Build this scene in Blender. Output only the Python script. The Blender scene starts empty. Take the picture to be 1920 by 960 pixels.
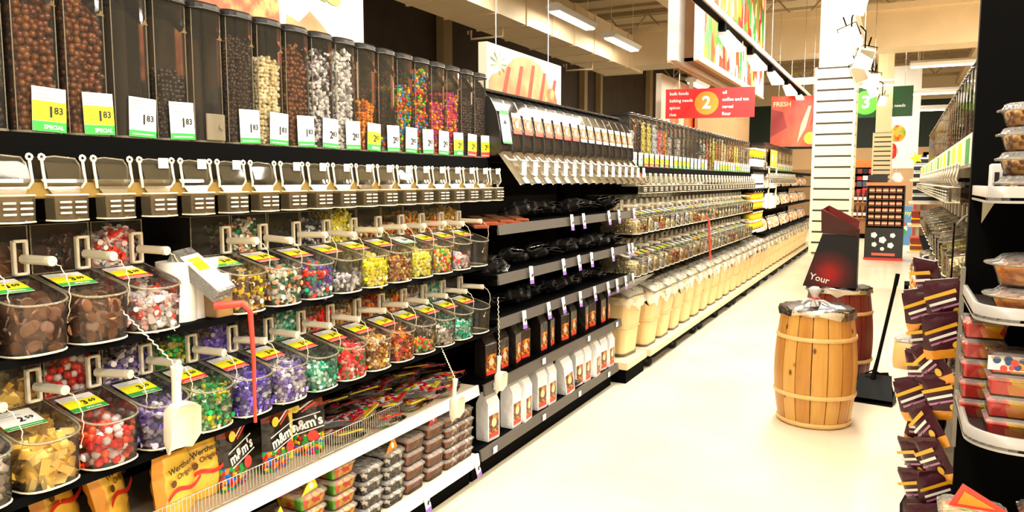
import bpy, math, random
import numpy as np
from mathutils import Vector, Matrix, Euler
random.seed(7)
R = math.radians
sc = bpy.context.scene
COL = sc.collection

# ------------------------------------------------------------------ camera, world, exposure
cam_d = bpy.data.cameras.new('camera'); cam = bpy.data.objects.new('camera', cam_d); COL.objects.link(cam)
cam_d.sensor_width = 36; cam_d.lens = 36 * 1420 / 1920; cam_d.clip_start = .02; cam_d.clip_end = 200
cam.location = (0, 0, 1.5); cam.rotation_euler = (R(90 - 5.63), 0, R(27.094)); sc.camera = cam
w = bpy.data.worlds.new('world'); sc.world = w; w.use_nodes = True
w.node_tree.nodes['Background'].inputs[0].default_value = (1.0, .86, .66, 1)
w.node_tree.nodes['Background'].inputs[1].default_value = .55
sc.view_settings.view_transform = 'Standard'; sc.view_settings.look = 'None'
sc.view_settings.gamma = 1; sc.view_settings.use_curve_mapping = False
sc.view_settings.exposure = .2
sc.cycles.transparent_max_bounces = 40; sc.cycles.max_bounces = 8
sc.cycles.sample_clamp_indirect = 6
WARM = (1, .86, .66)
def area(name, loc, sx, sy, power, color=(1, .92, .78), rot=(0, 0, 0)):
    d = bpy.data.lights.new(name, 'AREA'); d.shape = 'RECTANGLE'; d.size = sx; d.size_y = sy; d.energy = power; d.color = color
    o = bpy.data.objects.new(name, d); o.location = loc; o.rotation_euler = rot; COL.objects.link(o); return o
# the rows of ceiling tubes over the aisles light the shop
for i, y in enumerate((-1.5, 2.5, 6.3, 9.6)):
    area('aisle_tube_light', (-.7, y, 4.05), .3, 3.0, (120, 130, 165, 150)[i])
for i, y in enumerate((.6, 2.0, 3.4, 5.0, 6.8, 8.8, 11.2)):
    # flood lamps of the aisle track aim at the left shelves
    d = Vector((-1.75, y + .3, 1.0)) - Vector((-.47, y, 2.85)); q = d.to_track_quat('-Z', 'Y').to_euler()
    area('track_flood_light', (-.47, y, 2.85), .22, .3, (8, 8, 9, 14, 34, 44, 48)[i], (1, .93, .82), q)
for y in (7.6, 10.1, 12.2):
    area('duct_tube_light', (-4.12, y, 3.72), .16, 1.3, 26, (1, .9, .72), (0, R(50), 0))
for y in (16.9, 20, 23.5):
    area('far_tube_light', (-1.5, y, 4.3), .4, 3, 190)
for y in (-1, 3, 7, 11):
    area('next_aisle_tube_light', (2.6, y, 4.2), .3, 3, 170)
    area('added_side_light', (5.4, y, 4.3), .3, 3, 300)  # unseen outer row added to side-light the left shelves

# ------------------------------------------------------------------ materials
MC = {}
def nd(nt, t, **kw):
    n = nt.nodes.new(t)
    for k, v in kw.items(): setattr(n, k, v)
    return n
def mat(name, col=None, rough=.5, metal=0, spec=.5, emit=0, noise=0, nscale=20, bump=0, bscale=60, alpha=1):
    if name in MC: return MC[name]
    m = bpy.data.materials.new(name); m.use_nodes = True; nt = m.node_tree; b = nt.nodes['Principled BSDF']
    c = tuple(col) + (1,)
    b.inputs['Base Color'].default_value = c; b.inputs['Roughness'].default_value = rough
    b.inputs['Metallic'].default_value = metal; b.inputs['Specular IOR Level'].default_value = spec
    if emit: b.inputs['Emission Color'].default_value = c; b.inputs['Emission Strength'].default_value = emit
    if noise:
        tc = nd(nt, 'ShaderNodeTexCoord'); n = nd(nt, 'ShaderNodeTexNoise'); n.inputs['Scale'].default_value = nscale; n.inputs['Detail'].default_value = 4
        r = nd(nt, 'ShaderNodeValToRGB'); r.color_ramp.elements[0].position = .3; r.color_ramp.elements[1].position = .7
        r.color_ramp.elements[0].color = tuple(max(0, x * (1 - noise)) for x in col) + (1,); r.color_ramp.elements[1].color = tuple(min(1, x * (1 + noise * .5)) for x in col) + (1,)
        nt.links.new(tc.outputs['Object'], n.inputs['Vector']); nt.links.new(n.outputs['Fac'], r.inputs[0]); nt.links.new(r.outputs[0], b.inputs['Base Color'])
    if bump:
        tc = nd(nt, 'ShaderNodeTexCoord'); n = nd(nt, 'ShaderNodeTexNoise'); n.inputs['Scale'].default_value = bscale
        bp = nd(nt, 'ShaderNodeBump'); bp.inputs['Strength'].default_value = bump; bp.inputs['Distance'].default_value = .01
        nt.links.new(tc.outputs['Object'], n.inputs['Vector']); nt.links.new(n.outputs['Fac'], bp.inputs['Height']); nt.links.new(bp.outputs[0], b.inputs['Normal'])
    MC[name] = m; return m
def clear(name, tint=(.96, .95, .92), haze=.06, hcol=(.9, .85, .72), gl=.5, rough=.05, bump=0, bscale=30):
    """thin clear plastic sheet: see-through, with fresnel gloss and a little haze"""
    if name in MC: return MC[name]
    m = bpy.data.materials.new(name); m.use_nodes = True; nt = m.node_tree; nt.nodes.remove(nt.nodes['Principled BSDF'])
    out = nt.nodes['Material Output']
    tr = nd(nt, 'ShaderNodeBsdfTransparent'); tr.inputs[0].default_value = tuple(tint) + (1,)
    di = nd(nt, 'ShaderNodeBsdfDiffuse'); di.inputs[0].default_value = tuple(hcol) + (1,)
    g = nd(nt, 'ShaderNodeBsdfGlossy'); g.inputs['Roughness'].default_value = rough; g.inputs[0].default_value = (gl, gl, gl, 1)
    m1 = nd(nt, 'ShaderNodeMixShader'); m1.inputs[0].default_value = haze
    nt.links.new(tr.outputs[0], m1.inputs[1]); nt.links.new(di.outputs[0], m1.inputs[2])
    f = nd(nt, 'ShaderNodeFresnel'); f.inputs[0].default_value = 1.5
    m2 = nd(nt, 'ShaderNodeMixShader'); nt.links.new(f.outputs[0], m2.inputs[0]); nt.links.new(m1.outputs[0], m2.inputs[1]); nt.links.new(g.outputs[0], m2.inputs[2])
    nt.links.new(m2.outputs[0], out.inputs[0])
    if bump:
        tc = nd(nt, 'ShaderNodeTexCoord'); n = nd(nt, 'ShaderNodeTexNoise'); n.inputs['Scale'].default_value = bscale; n.inputs['Detail'].default_value = 3
        bp = nd(nt, 'ShaderNodeBump'); bp.inputs['Strength'].default_value = bump; bp.inputs['Distance'].default_value = .02
        nt.links.new(tc.outputs['Object'], n.inputs['Vector']); nt.links.new(n.outputs['Fac'], bp.inputs['Height']); nt.links.new(bp.outputs[0], g.inputs['Normal']); nt.links.new(bp.outputs[0], f.inputs['Normal'])
    MC[name] = m; return m
def boost(c, k=1.35):
    l = .3 * c[0] + .59 * c[1] + .11 * c[2]
    return tuple(min(.95, max(.002, l + (x - l) * k)) for x in c)
def rnd_mat(name, cols, rough=.35, spec=.6, metal=0):
    """one colour picked per loose piece"""
    cols = [boost(c) for c in cols]
    if name in MC: return MC[name]
    m = bpy.data.materials.new(name); m.use_nodes = True; nt = m.node_tree; b = nt.nodes['Principled BSDF']
    g = nd(nt, 'ShaderNodeNewGeometry'); r = nd(nt, 'ShaderNodeValToRGB'); r.color_ramp.interpolation = 'CONSTANT'
    n = len(cols)
    while len(r.color_ramp.elements) < n: r.color_ramp.elements.new(.99)
    for i, c in enumerate(cols):
        r.color_ramp.elements[i].position = i / n
    for i, c in enumerate(cols): r.color_ramp.elements[i].color = tuple(c) + (1,)
    nt.links.new(g.outputs['Random Per Island'], r.inputs[0]); nt.links.new(r.outputs[0], b.inputs['Base Color'])
    b.inputs['Roughness'].default_value = rough; b.inputs['Specular IOR Level'].default_value = spec; b.inputs['Metallic'].default_value = metal
    MC[name] = m; return m
def vor_mat(name, cols, scale=60, rough=.4, spec=.5, bump=.4, stretch=(1, 1, 1), feature='F1'):
    """printed or piled pieces seen through film: one colour per cell"""
    cols = [boost(c) for c in cols]
    if name in MC: return MC[name]
    m = bpy.data.materials.new(name); m.use_nodes = True; nt = m.node_tree; b = nt.nodes['Principled BSDF']
    tc = nd(nt, 'ShaderNodeTexCoord'); mp = nd(nt, 'ShaderNodeMapping'); mp.inputs['Scale'].default_value = stretch
    v = nd(nt, 'ShaderNodeTexVoronoi'); v.inputs['Scale'].default_value = scale
    sp = nd(nt, 'ShaderNodeSeparateColor'); r = nd(nt, 'ShaderNodeValToRGB'); r.color_ramp.interpolation = 'CONSTANT'
    n = len(cols)
    while len(r.color_ramp.elements) < n: r.color_ramp.elements.new(.99)
    for i in range(n): r.color_ramp.elements[i].position = i / n
    for i, c in enumerate(cols): r.color_ramp.elements[i].color = tuple(c) + (1,)
    bp = nd(nt, 'ShaderNodeBump'); bp.inputs['Strength'].default_value = bump; bp.inputs['Distance'].default_value = .01; bp.invert = True
    L = nt.links.new
    L(tc.outputs['Object'], mp.inputs[0]); L(mp.outputs[0], v.inputs['Vector']); L(v.outputs['Color'], sp.inputs[0]); L(sp.outputs[0], r.inputs[0])
    L(r.outputs[0], b.inputs['Base Color']); L(v.outputs['Distance'], bp.inputs['Height']); L(bp.outputs[0], b.inputs['Normal'])
    b.inputs['Roughness'].default_value = rough; b.inputs['Specular IOR Level'].default_value = spec
    MC[name] = m; return m

BLK = mat('black_steel', (.002, .002, .002), .7, spec=.02)
DKG = mat('dark_grey_lip', (.085, .075, .065), .45, spec=.3)
BACK = mat('dark_back_panel', (.012, .008, .005), .8, spec=.15)
WHT = mat('white_enamel', (.86, .84, .8), .35)
CRM = mat('cream_plastic', (.78, .70, .52), .35)
SCP = mat('scoop_ivory', (.80, .74, .60), .3)
CLR = clear('clear_plastic', haze=.018)
CLR2 = clear('hazy_clear_plastic', haze=.09, hcol=(.5, .42, .26))
CLRE = clear('clear_edge', haze=.28, hcol=(.62, .54, .38))
FILM3 = clear('barrel_film', haze=.5, hcol=(.93, .84, .66), gl=.3, rough=.25, bump=.35, bscale=14)
FILM2 = clear('crumpled_film', haze=.42, hcol=(.95, .88, .70), rough=.12, bump=.9, bscale=30)
FILM = clear('thin_film', haze=.2, hcol=(.95, .93, .88), rough=.12, bump=.9, bscale=40)
AMB = clear('amber_plastic', tint=(.8, .6, .3), haze=.5, hcol=(.55, .36, .1))
PAP = mat('card_white', (.9, .9, .88), .5)
YEL = mat('card_yellow', (.88, .84, .01), .5)
GRN = mat('card_green', (.03, .34, .05), .5)
RED = mat('card_red', (.85, .05, .03), .5)
INK = mat('card_ink', (.01, .01, .01), .6)
GINK = mat('card_grey_ink', (.3, .3, .32), .6)
CAP = mat('black_lid', (.006, .006, .006), .25, spec=.5)
CHR = mat('chrome_wire', (.75, .73, .7), .2, metal=1)
RUB = mat('black_rubber', (.01, .01, .01), .6)
BUF = mat('buff_wood', (.62, .47, .27), .5, noise=.15, nscale=8)
ORG = mat('orange_disc', (.85, .26, .01), .5)

# ------------------------------------------------------------------ mesh builder
class MB:
    def __init__(s): s.v = []; s.f = []; s.mi = []; s.sm = []; s.mats = []; s.M = Matrix.Identity(4)
    def _m(s, m):
        if m not in s.mats: s.mats.append(m)
        return s.mats.index(m)
    def add(s, vs, fs, m, smooth=False, M=None):
        n = len(s.v); T = s.M if M is None else s.M @ M
        s.v += [tuple(T @ Vector(q)) for q in vs]; k = s._m(m)
        for f in fs: s.f.append(tuple(i + n for i in f)); s.mi.append(k); s.sm.append(smooth)
        return s
    def box(s, x0, x1, y0, y1, z0, z1, m, M=None, bev=0):
        if bev <= 0:
            vs = [(x, y, z) for z in (z0, z1) for y in (y0, y1) for x in (x0, x1)]
            return s.add(vs, [(0, 2, 3, 1), (4, 5, 7, 6), (0, 1, 5, 4), (2, 6, 7, 3), (0, 4, 6, 2), (1, 3, 7, 5)], m, M=M)
        b = min(bev, (x1 - x0) / 2.01, (y1 - y0) / 2.01, (z1 - z0) / 2.01)
        def ring(i, z):
            return [(x0 + i, y0 + b + 0, z), (x0 + b, y0 + i, z), (x1 - b, y0 + i, z), (x1 - i, y0 + b, z), (x1 - i, y1 - b, z), (x1 - b, y1 - i, z), (x0 + b, y1 - i, z), (x0 + i, y1 - b, z)]
        def inner(z): return [(min(max(q[0], x0 + b), x1 - b), min(max(q[1], y0 + b), y1 - b), z) for q in ring(0, z)]
        vs = inner(z0) + ring(0, z0 + b) + ring(0, z1 - b) + inner(z1)
        fs = [tuple(range(7, -1, -1)), tuple(range(24, 32))]
        for r in range(3):
            for i in range(8): j = (i + 1) % 8; fs.append((r * 8 + i, r * 8 + j, r * 8 + 8 + j, r * 8 + 8 + i))
        return s.add(vs, fs, m, M=M)
    def loft(s, rings, m, close=True, caps=(True, True), smooth=False, M=None):
        n = len(rings[0]); vs = [q for r in rings for q in r]; fs = []
        for a in range(len(rings) - 1):
            for i in range(n if close else n - 1):
                j = (i + 1) % n; fs.append((a * n + i, a * n + j, (a + 1) * n + j, (a + 1) * n + i))
        s.add(vs, fs, m, smooth, M)
        if caps[0]: s.add(rings[0][::-1], [tuple(range(n))], m, False, M)
        if caps[1]: s.add(rings[-1], [tuple(range(n))], m, False, M)
        return s
    def prism(s, poly, axis, a, b, m, M=None, smooth=False, caps=True):
        def P(p, t): return {'y': (p[0], t, p[1]), 'z': (p[0], p[1], t), 'x': (t, p[0], p[1])}[axis]
        return s.loft([[P(p, a) for p in poly], [P(p, b) for p in poly]], m, caps=(caps, caps), smooth=smooth, M=M)
    def lathe(s, prof, m, seg=20, M=None, smooth=True, caps=(True, True)):
        return s.loft([[(r * math.cos(2 * math.pi * i / seg), r * math.sin(2 * math.pi * i / seg), z) for i in range(seg)] for r, z in prof], m, smooth=smooth, caps=caps, M=M)
    def tube(s, pts, r, m, seg=6, close=False, M=None, rs=None):
        pts = [Vector(p) for p in pts]; n = len(pts); rings = []; u = None
        for i, p in enumerate(pts):
            a = pts[i - 1] if (i > 0 or close) else p; b = pts[(i + 1) % n] if (i < n - 1 or close) else p
            t = (b - a).normalized() if (b - a).length > 1e-9 else Vector((0, 0, 1))
            if u is None:
                u = t.orthogonal().normalized()
            else:
                u = (u - t * u.dot(t)); u = u.normalized() if u.length > 1e-6 else t.orthogonal().normalized()
            v = t.cross(u); rr = rs[i] if rs else r
            rings.append([tuple(p + (u * math.cos(2 * math.pi * k / seg) + v * math.sin(2 * math.pi * k / seg)) * rr) for k in range(seg)])
        if close: rings.append(rings[0])
        return s.loft(rings, m, caps=(not close, not close), smooth=True, M=M)
    def cyl(s, p0, p1, r, m, seg=14, r1=None, M=None):
        return s.tube([p0, p1], r, m, seg, M=M, rs=[r, r if r1 is None else r1])
    def ball(s, c, r, m, M=None, seg=12, rings=8, sq=(1, 1, 1)):
        prof = []
        T = Matrix.Translation(c) @ Matrix.Diagonal((sq[0], sq[1], sq[2], 1))
        for i in range(rings + 1):
            a = math.pi * i / rings; prof.append((max(1e-4, r * math.sin(a)), -r * math.cos(a)))
        return s.lathe(prof, m, seg, M=(T if M is None else M @ T))
    def text(s, txt, size, m, M, align='CENTER', bold=.0):
        vs, fs = text_geo(txt, align, bold)
        return s.add([(x * size, y * size, 0) for x, y in vs], fs, m, M=M)
    def build(s, name, parent=None, loc=None, rot=None):
        me = bpy.data.meshes.new(name); me.from_pydata(s.v, [], s.f)
        for m in s.mats: me.materials.append(m)
        me.polygons.foreach_set('material_index', s.mi); me.polygons.foreach_set('use_smooth', s.sm); me.update()
        o = bpy.data.objects.new(name, me); COL.objects.link(o)
        if parent: o.parent = parent
        if loc: o.location = loc
        if rot: o.rotation_euler = rot
        return o
_T = {}
def text_geo(txt, align='CENTER', bold=0.):
    k = (txt, align, bold)
    if k in _T: return _T[k]
    cu = bpy.data.curves.new('t', 'FONT'); cu.body = txt; cu.align_x = align; cu.align_y = 'CENTER'; cu.resolution_u = 2; cu.offset = bold
    o = bpy.data.objects.new('t', cu); COL.objects.link(o); dg = bpy.context.evaluated_depsgraph_get()
    me = bpy.data.meshes.new_from_object(o.evaluated_get(dg))
    _T[k] = ([(v.co.x, v.co.y) for v in me.vertices], [tuple(p.vertices) for p in me.polygons])
    bpy.data.objects.remove(o); bpy.data.curves.remove(cu); bpy.data.meshes.remove(me)
    return _T[k]
def FX(x, y, z, s=1):
    """frame for flat things whose face looks along +x (out of the left shelves): local x->+y world, local y->+z, normal->+x"""
    return Matrix(((0, 0, 1, x), (1, 0, 0, y), (0, 1, 0, z), (0, 0, 0, 1)))
def FY(x, y, z):
    """face looking towards -y: local x->+x, y->+z, normal -> -y"""
    return Matrix(((1, 0, 0, x), (0, 0, -1, y), (0, 1, 0, z), (0, 0, 0, 1)))
LABELS = {}
def tag(o, label, cat, group=None, kind=None):
    o['label'] = label; o['category'] = cat
    if group: o['group'] = group
    if kind: o['kind'] = kind
    return o
def empty(name, loc, rz=0):
    o = bpy.data.objects.new(name, None); o.location = loc; o.rotation_euler = (0, 0, rz); o.empty_display_size = .05; COL.objects.link(o); return o
def thing(name, label, cat, loc=(0, 0, 0), rz=0, group=None): return tag(empty(name, loc, rz), label, cat, group)
def struct(o): o['kind'] = 'structure'; return o
def dup(root, loc, label=None, group=None, rz=None, rot=None, scale=None):
    r = root.copy(); COL.objects.link(r); r.location = loc
    if rz is not None: r.rotation_euler = (0, 0, rz)
    if rot is not None: r.rotation_euler = rot
    if scale is not None: r.scale = scale
    if label: r['label'] = label
    if group: r['group'] = group
    for ch in list(root.children):
        c = ch.copy(); COL.objects.link(c); c.parent = r
        for g in ch.children:
            d = g.copy(); COL.objects.link(d); d.parent = c
    return r
def kill(root):
    for ch in list(root.children):
        for g in list(ch.children): bpy.data.objects.remove(g)
        bpy.data.objects.remove(ch)
    bpy.data.objects.remove(root)

ORD = ['first', 'second', 'third', 'fourth', 'fifth', 'sixth', 'seventh', 'eighth', 'ninth', 'tenth', 'eleventh', 'twelfth', 'thirteenth', 'fourteenth', 'fifteenth', 'sixteenth', 'seventeenth', 'eighteenth', 'nineteenth', 'twentieth']
ORD += ['twenty-' + x for x in ORD[:9]] + ['thirtieth'] + ['thirty-' + x for x in ORD[:9]] + ['fortieth'] + ['forty-' + x for x in ORD[:9]]

# ------------------------------------------------------------------ candy heaps
def ico():
    import bmesh
    bm = bmesh.new(); bmesh.ops.create_icosphere(bm, subdivisions=1, radius=1); bm.verts.index_update()
    v = np.array([q.co[:] for q in bm.verts]); f = [tuple(x.index for x in p.verts) for p in bm.faces]; bm.free(); return v, f
ICO = ico()
def lathe_np(prof, seg=6):
    v = []; f = []
    for r, z in prof:
        for i in range(seg): a = 2 * math.pi * i / seg; v.append((r * math.cos(a), r * math.sin(a), z))
    n = len(prof)
    for k in range(n - 1):
        for i in range(seg): j = (i + 1) % seg; f.append((k * seg + i, k * seg + j, (k + 1) * seg + j, (k + 1) * seg + i))
    f.append(tuple(range(seg))[::-1]); f.append(tuple((n - 1) * seg + i for i in range(seg)))
    return np.array(v), f
def box_np(a, b, c):
    v = np.array([(x * a, y * b, z * c) for z in (-1, 1) for y in (-1, 1) for x in (-1, 1)], float)
    return v, [(0, 2, 3, 1), (4, 5, 7, 6), (0, 1, 5, 4), (2, 6, 7, 3), (0, 4, 6, 2), (1, 3, 7, 5)]
SH = {
    'ball': (ICO[0] * .60, ICO[1], True), 'egg': (ICO[0] * np.array([.72, .55, .52]), ICO[1], True),
    'disc': lathe_np([(.5, -.14), (.66, -.08), (.66, .08), (.5, .14)], 10) + (False,),
    'bar': box_np(.85, .42, .3) + (False,),
    'chunk': (ICO[0] * np.array([.75, .5, .42]), ICO[1], False),
    'wrap': lathe_np([(.46, -1.15), (.4, -1.1), (.13, -.68), (.42, -.42), (.5, 0), (.42, .42), (.13, .68), (.4, 1.1), (.46, 1.15)], 6) + (False,),
}
def heap_mesh(name, inside, bb, s, shape, m, seed=0, layers=2):
    rng = np.random.RandomState(seed); v0, f0, smooth = SH[shape]
    ax = [np.arange(bb[2 * i] + s / 2, bb[2 * i + 1], s) for i in range(3)]
    g = np.array(np.meshgrid(*ax, indexing='ij')).reshape(3, -1).T
    g = g + (rng.rand(*g.shape) - .5) * s * .55
    ins = inside(g[:, 0], g[:, 1], g[:, 2]); g = g[ins]
    sur = np.zeros(len(g), bool); d = s * (layers + .1)
    for o in ((1, 0, 0), (0, 1, 0), (0, -1, 0), (0, 0, 1)):
        q = g + np.array(o) * d; sur |= ~inside(q[:, 0], q[:, 1], q[:, 2])
    g = g[sur]; n = len(g)
    a = rng.rand(n, 3) * 6.283
    cx, sx, cy, sy, cz, sz = np.cos(a[:, 0]), np.sin(a[:, 0]), np.cos(a[:, 1]), np.sin(a[:, 1]), np.cos(a[:, 2]), np.sin(a[:, 2])
    Rm = np.empty((n, 3, 3))
    Rm[:, 0, 0] = cy * cz; Rm[:, 0, 1] = -cy * sz; Rm[:, 0, 2] = sy
    Rm[:, 1, 0] = sx * sy * cz + cx * sz; Rm[:, 1, 1] = -sx * sy * sz + cx * cz; Rm[:, 1, 2] = -sx * cy
    Rm[:, 2, 0] = -cx * sy * cz + sx * sz; Rm[:, 2, 1] = cx * sy * sz + sx * cz; Rm[:, 2, 2] = cx * cy
    sc_ = s * (.9 + .25 * rng.rand(n, 1, 1))
    V = (np.einsum('nij,kj->nki', Rm, v0) * sc_ + g[:, None, :]).reshape(-1, 3)
    # keep pieces from poking out through the walls
    k = len(v0)
    nf = len(f0); L = [len(f) for f in f0]; flat = np.array([i for f in f0 for i in f])
    loops = (flat[None, :] + (np.arange(n) * k)[:, None]).ravel()
    starts1 = np.concatenate([[0], np.cumsum(L)[:-1]]); tot = sum(L)
    starts = (starts1[None, :] + (np.arange(n) * tot)[:, None]).ravel()
    me = bpy.data.meshes.new(name); me.vertices.add(len(V)); me.vertices.foreach_set('co', V.ravel())
    me.loops.add(len(loops)); me.loops.foreach_set('vertex_index', loops.astype(np.int32))
    me.polygons.add(nf * n); me.polygons.foreach_set('loop_start', starts.astype(np.int32))
    me.polygons.foreach_set('use_smooth', np.full(nf * n, smooth)); me.materials.append(m); me.update(calc_edges=True); me.validate()
    return me
HM = {}
def heap(name, key, inside, bb, s, shape, m, loc, label, cat='sweets', group=None, rz=0, seed=0, layers=2):
    if key not in HM: HM[key] = heap_mesh(name, inside, bb, s, shape, m, seed, layers)
    o = bpy.data.objects.new(name, HM[key]); COL.objects.link(o); o.location = loc; o.rotation_euler = (0, 0, rz)
    o.material_slots[0].link = 'OBJECT'; o.material_slots[0].material = m
    return tag(o, label, cat, group, 'stuff')

# candy colours
CB = {
 'milk': rnd_mat('milk_chocolate', [(.16, .055, .022), (.11, .035, .014), (.2, .08, .035)], .25),
 'dark': rnd_mat('dark_chocolate', [(.035, .014, .009), (.05, .02, .012), (.025, .01, .007)], .25),
 'black': rnd_mat('black_sweets', [(.012, .008, .008), (.02, .012, .01), (.03, .02, .018)], .2),
 'greydark': rnd_mat('grey_raisins', [(.03, .024, .022), (.07, .055, .05), (.015, .012, .01)], .25),
 'cream': rnd_mat('cream_sweets', [(.85, .78, .58), (.8, .7, .48), (.9, .84, .66)], .35),
 'bw': rnd_mat('black_white_mints', [(.88, .88, .88), (.85, .83, .85), (.9, .9, .9), (.04, .03, .04), (.8, .78, .82), (.3, .26, .3)], .35),
 'white': rnd_mat('white_mints', [(.9, .9, .9), (.85, .85, .86), (.9, .9, .9), (.9, .9, .9), (.25, .22, .24)], .35),
 'pieces': rnd_mat('peanut_pieces', [(.9, .25, .01), (.95, .5, .01), (.25, .08, .03), (.9, .35, .01)], .3),
 'multi': rnd_mat('bright_candy', [(.85, .05, .02), (.95, .75, .02), (.02, .3, .85), (.05, .5, .08), (.95, .3, .02), (.1, .04, .02)], .28),
 'fruit': rnd_mat('fruit_candy', [(.8, .05, .15), (.95, .7, .05), (.35, .08, .35), (.9, .3, .05), (.85, .1, .25)], .3),
 'redwhite': rnd_mat('red_white_wrap', [(.9, .88, .88), (.85, .84, .85), (.8, .12, .1), (.9, .9, .9), (.5, .48, .5), (.75, .5, .5)], .2),
 'gold': rnd_mat('gold_foil', [(.86, .66, .30), (.92, .74, .38), (.76, .54, .2)], .3, metal=.3),
 'redfoil': rnd_mat('red_silver_foil', [(.85, .05, .01), (.85, .8, .8), (.9, .15, .03), (.7, .65, .68), (.5, .02, .02)], .2),
 'purple': rnd_mat('purple_wrap', [(.12, .08, .32), (.75, .73, .8), (.25, .2, .45), (.05, .04, .12), (.5, .45, .6)], .2),
 'green': rnd_mat('green_wrap', [(.02, .25, .09), (.05, .4, .15), (.7, .75, .55), (.02, .12, .04), (.6, .55, .1)], .22),
 'blue': rnd_mat('blue_wrap', [(.1, .06, .45), (.2, .14, .6), (.8, .8, .9), (.05, .03, .2), (.15, .1, .5)], .2),
 'violet': rnd_mat('violet_wrap', [(.3, .25, .6), (.85, .83, .9), (.8, .78, .75), (.2, .15, .4)], .25),
 'teal': rnd_mat('teal_wrap', [(.1, .5, .38), (.75, .85, .8), (.05, .35, .22), (.5, .75, .65)], .25),
 'redgreen': rnd_mat('red_green_wrap', [(.85, .05, .06), (.9, .2, .2), (.05, .3, .08), (.8, .05, .05), (.9, .6, .55)], .25),
 'toffee': rnd_mat('toffee_wrap', [(.4, .18, .07), (.75, .5, .2), (.2, .07, .03), (.85, .75, .55)], .25, metal=.1),
 'redbrown': rnd_mat('red_toffee', [(.7, .1, .03), (.3, .07, .03), (.85, .3, .08), (.15, .04, .02), (.8, .6, .3)], .25),
 'orangemix': rnd_mat('orange_mix', [(.95, .4, .1), (.9, .85, .7), (.15, .45, .15), (.8, .1, .05), (.95, .7, .1)], .3),
 'yellow': rnd_mat('yellow_wrap', [(.95, .85, .12), (.95, .9, .3), (.9, .78, .08), (.95, .92, .55)], .3),
 'yelblack': rnd_mat('yellow_black_wrap', [(.9, .7, .05), (.06, .03, .02), (.85, .6, .08), (.2, .1, .03), (.8, .75, .5)], .25),
 'greenwhite': rnd_mat('green_white_wrap', [(.88, .88, .8), (.03, .16, .07), (.85, .85, .8), (.85, .4, .25), (.02, .08, .04)], .25),
 'mixed': rnd_mat('mixed_wrap', [(.15, .08, .4), (.8, .1, .05), (.05, .35, .2), (.1, .1, .3), (.7, .65, .7)], .25),
 'silver': rnd_mat('silver_black_wrap', [(.02, .02, .02), (.03, .03, .04), (.55, .55, .58), (.8, .8, .82)], .2),
 'greywhite': rnd_mat('grey_white_wrap', [(.5, .45, .42), (.8, .77, .72), (.25, .2, .18), (.65, .6, .55)], .3),
 'brown': rnd_mat('brown_disc', [(.17, .075, .04), (.22, .1, .055), (.13, .055, .03)], .4),
 'nuts': rnd_mat('nuts', [(.6, .35, .15), (.75, .52, .28), (.45, .22, .08)], .45),
 'grain': rnd_mat('pale_grain', [(.88, .78, .56), (.92, .84, .66), (.8, .66, .42)], .5),
 'lemon': rnd_mat('lemon_drops', [(.92, .88, .45), (.9, .85, .35)], .4),
 'paleblue': rnd_mat('pale_mints', [(.75, .85, .92), (.9, .92, .95)], .4),
 'pinks': rnd_mat('pink_sweets', [(.85, .2, .3), (.9, .75, .78), (.8, .1, .2)], .35),
 'coffee': rnd_mat('coffee_beans', [(.07, .03, .015), (.1, .045, .02), (.05, .02, .01)], .3),
}

# ------------------------------------------------------------------ the building shell
mb = MB()
FLR = bpy.data.materials.new('waxed_tile_floor'); FLR.use_nodes = True
nt = FLR.node_tree; b = nt.nodes['Principled BSDF']
tc = nd(nt, 'ShaderNodeTexCoord'); br = nd(nt, 'ShaderNodeTexBrick'); br.offset = 0; br.inputs['Scale'].default_value = 1
br.inputs['Brick Width'].default_value = .305; br.inputs['Row Height'].default_value = .305; br.inputs['Mortar Size'].default_value = .0008
br.inputs['Color1'].default_value = (.84, .77, .60, 1); br.inputs['Color2'].default_value = (.82, .75, .575, 1); br.inputs['Mortar'].default_value = (.72, .65, .49, 1)
n1 = nd(nt, 'ShaderNodeTexNoise'); n1.inputs['Scale'].default_value = 1.3; n1.inputs['Detail'].default_value = 6
rp = nd(nt, 'ShaderNodeValToRGB'); rp.color_ramp.elements[0].color = (.93, .91, .86, 1); rp.color_ramp.elements[0].position = .35; rp.color_ramp.elements[1].position = .62
mx = nd(nt, 'ShaderNodeMix', data_type='RGBA', blend_type='MULTIPLY'); mx.inputs[0].default_value = 1
L = nt.links.new
L(tc.outputs['Object'], br.inputs['Vector']); L(tc.outputs['Object'], n1.inputs['Vector']); L(n1.outputs['Fac'], rp.inputs[0])
L(br.outputs[0], mx.inputs[6]); L(rp.outputs[0], mx.inputs[7]); L(mx.outputs[2], b.inputs['Base Color']); b.inputs['Roughness'].default_value = .22
struct(MB().box(-9, 9, -4, 30, -.1, 0, FLR).build('floor'))
CEI = mat('buff_ceiling_deck', (.50, .38, .22), .8, noise=.1, nscale=2)
c = MB(); c.box(-9, 9, -4, 30, 5.3, 5.4, CEI)
for i in range(36): c.box(-9, 9, -3.8 + i * .95, -3.65 + i * .95, 5.24, 5.3, CEI)
struct(c.build('ceiling'))
WBR = mat('dark_brown_wall', (.035, .022, .012), .7, noise=.3, nscale=3)
WBB = mat('brown_wall_panel', (.07, .042, .02), .6, noise=.25, nscale=2)
WPO = mat('buff_wall_post', (.30, .22, .11), .6)
struct(MB().box(-7.2, -7, -4, 30, 0, 5.3, WBR).build('wall_left'))
struct(MB().box(9, 9.2, -4, 30, 0, 5.3, mat('right_wall_buff', (.55, .42, .25), .8)).build('wall_right'))
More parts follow.
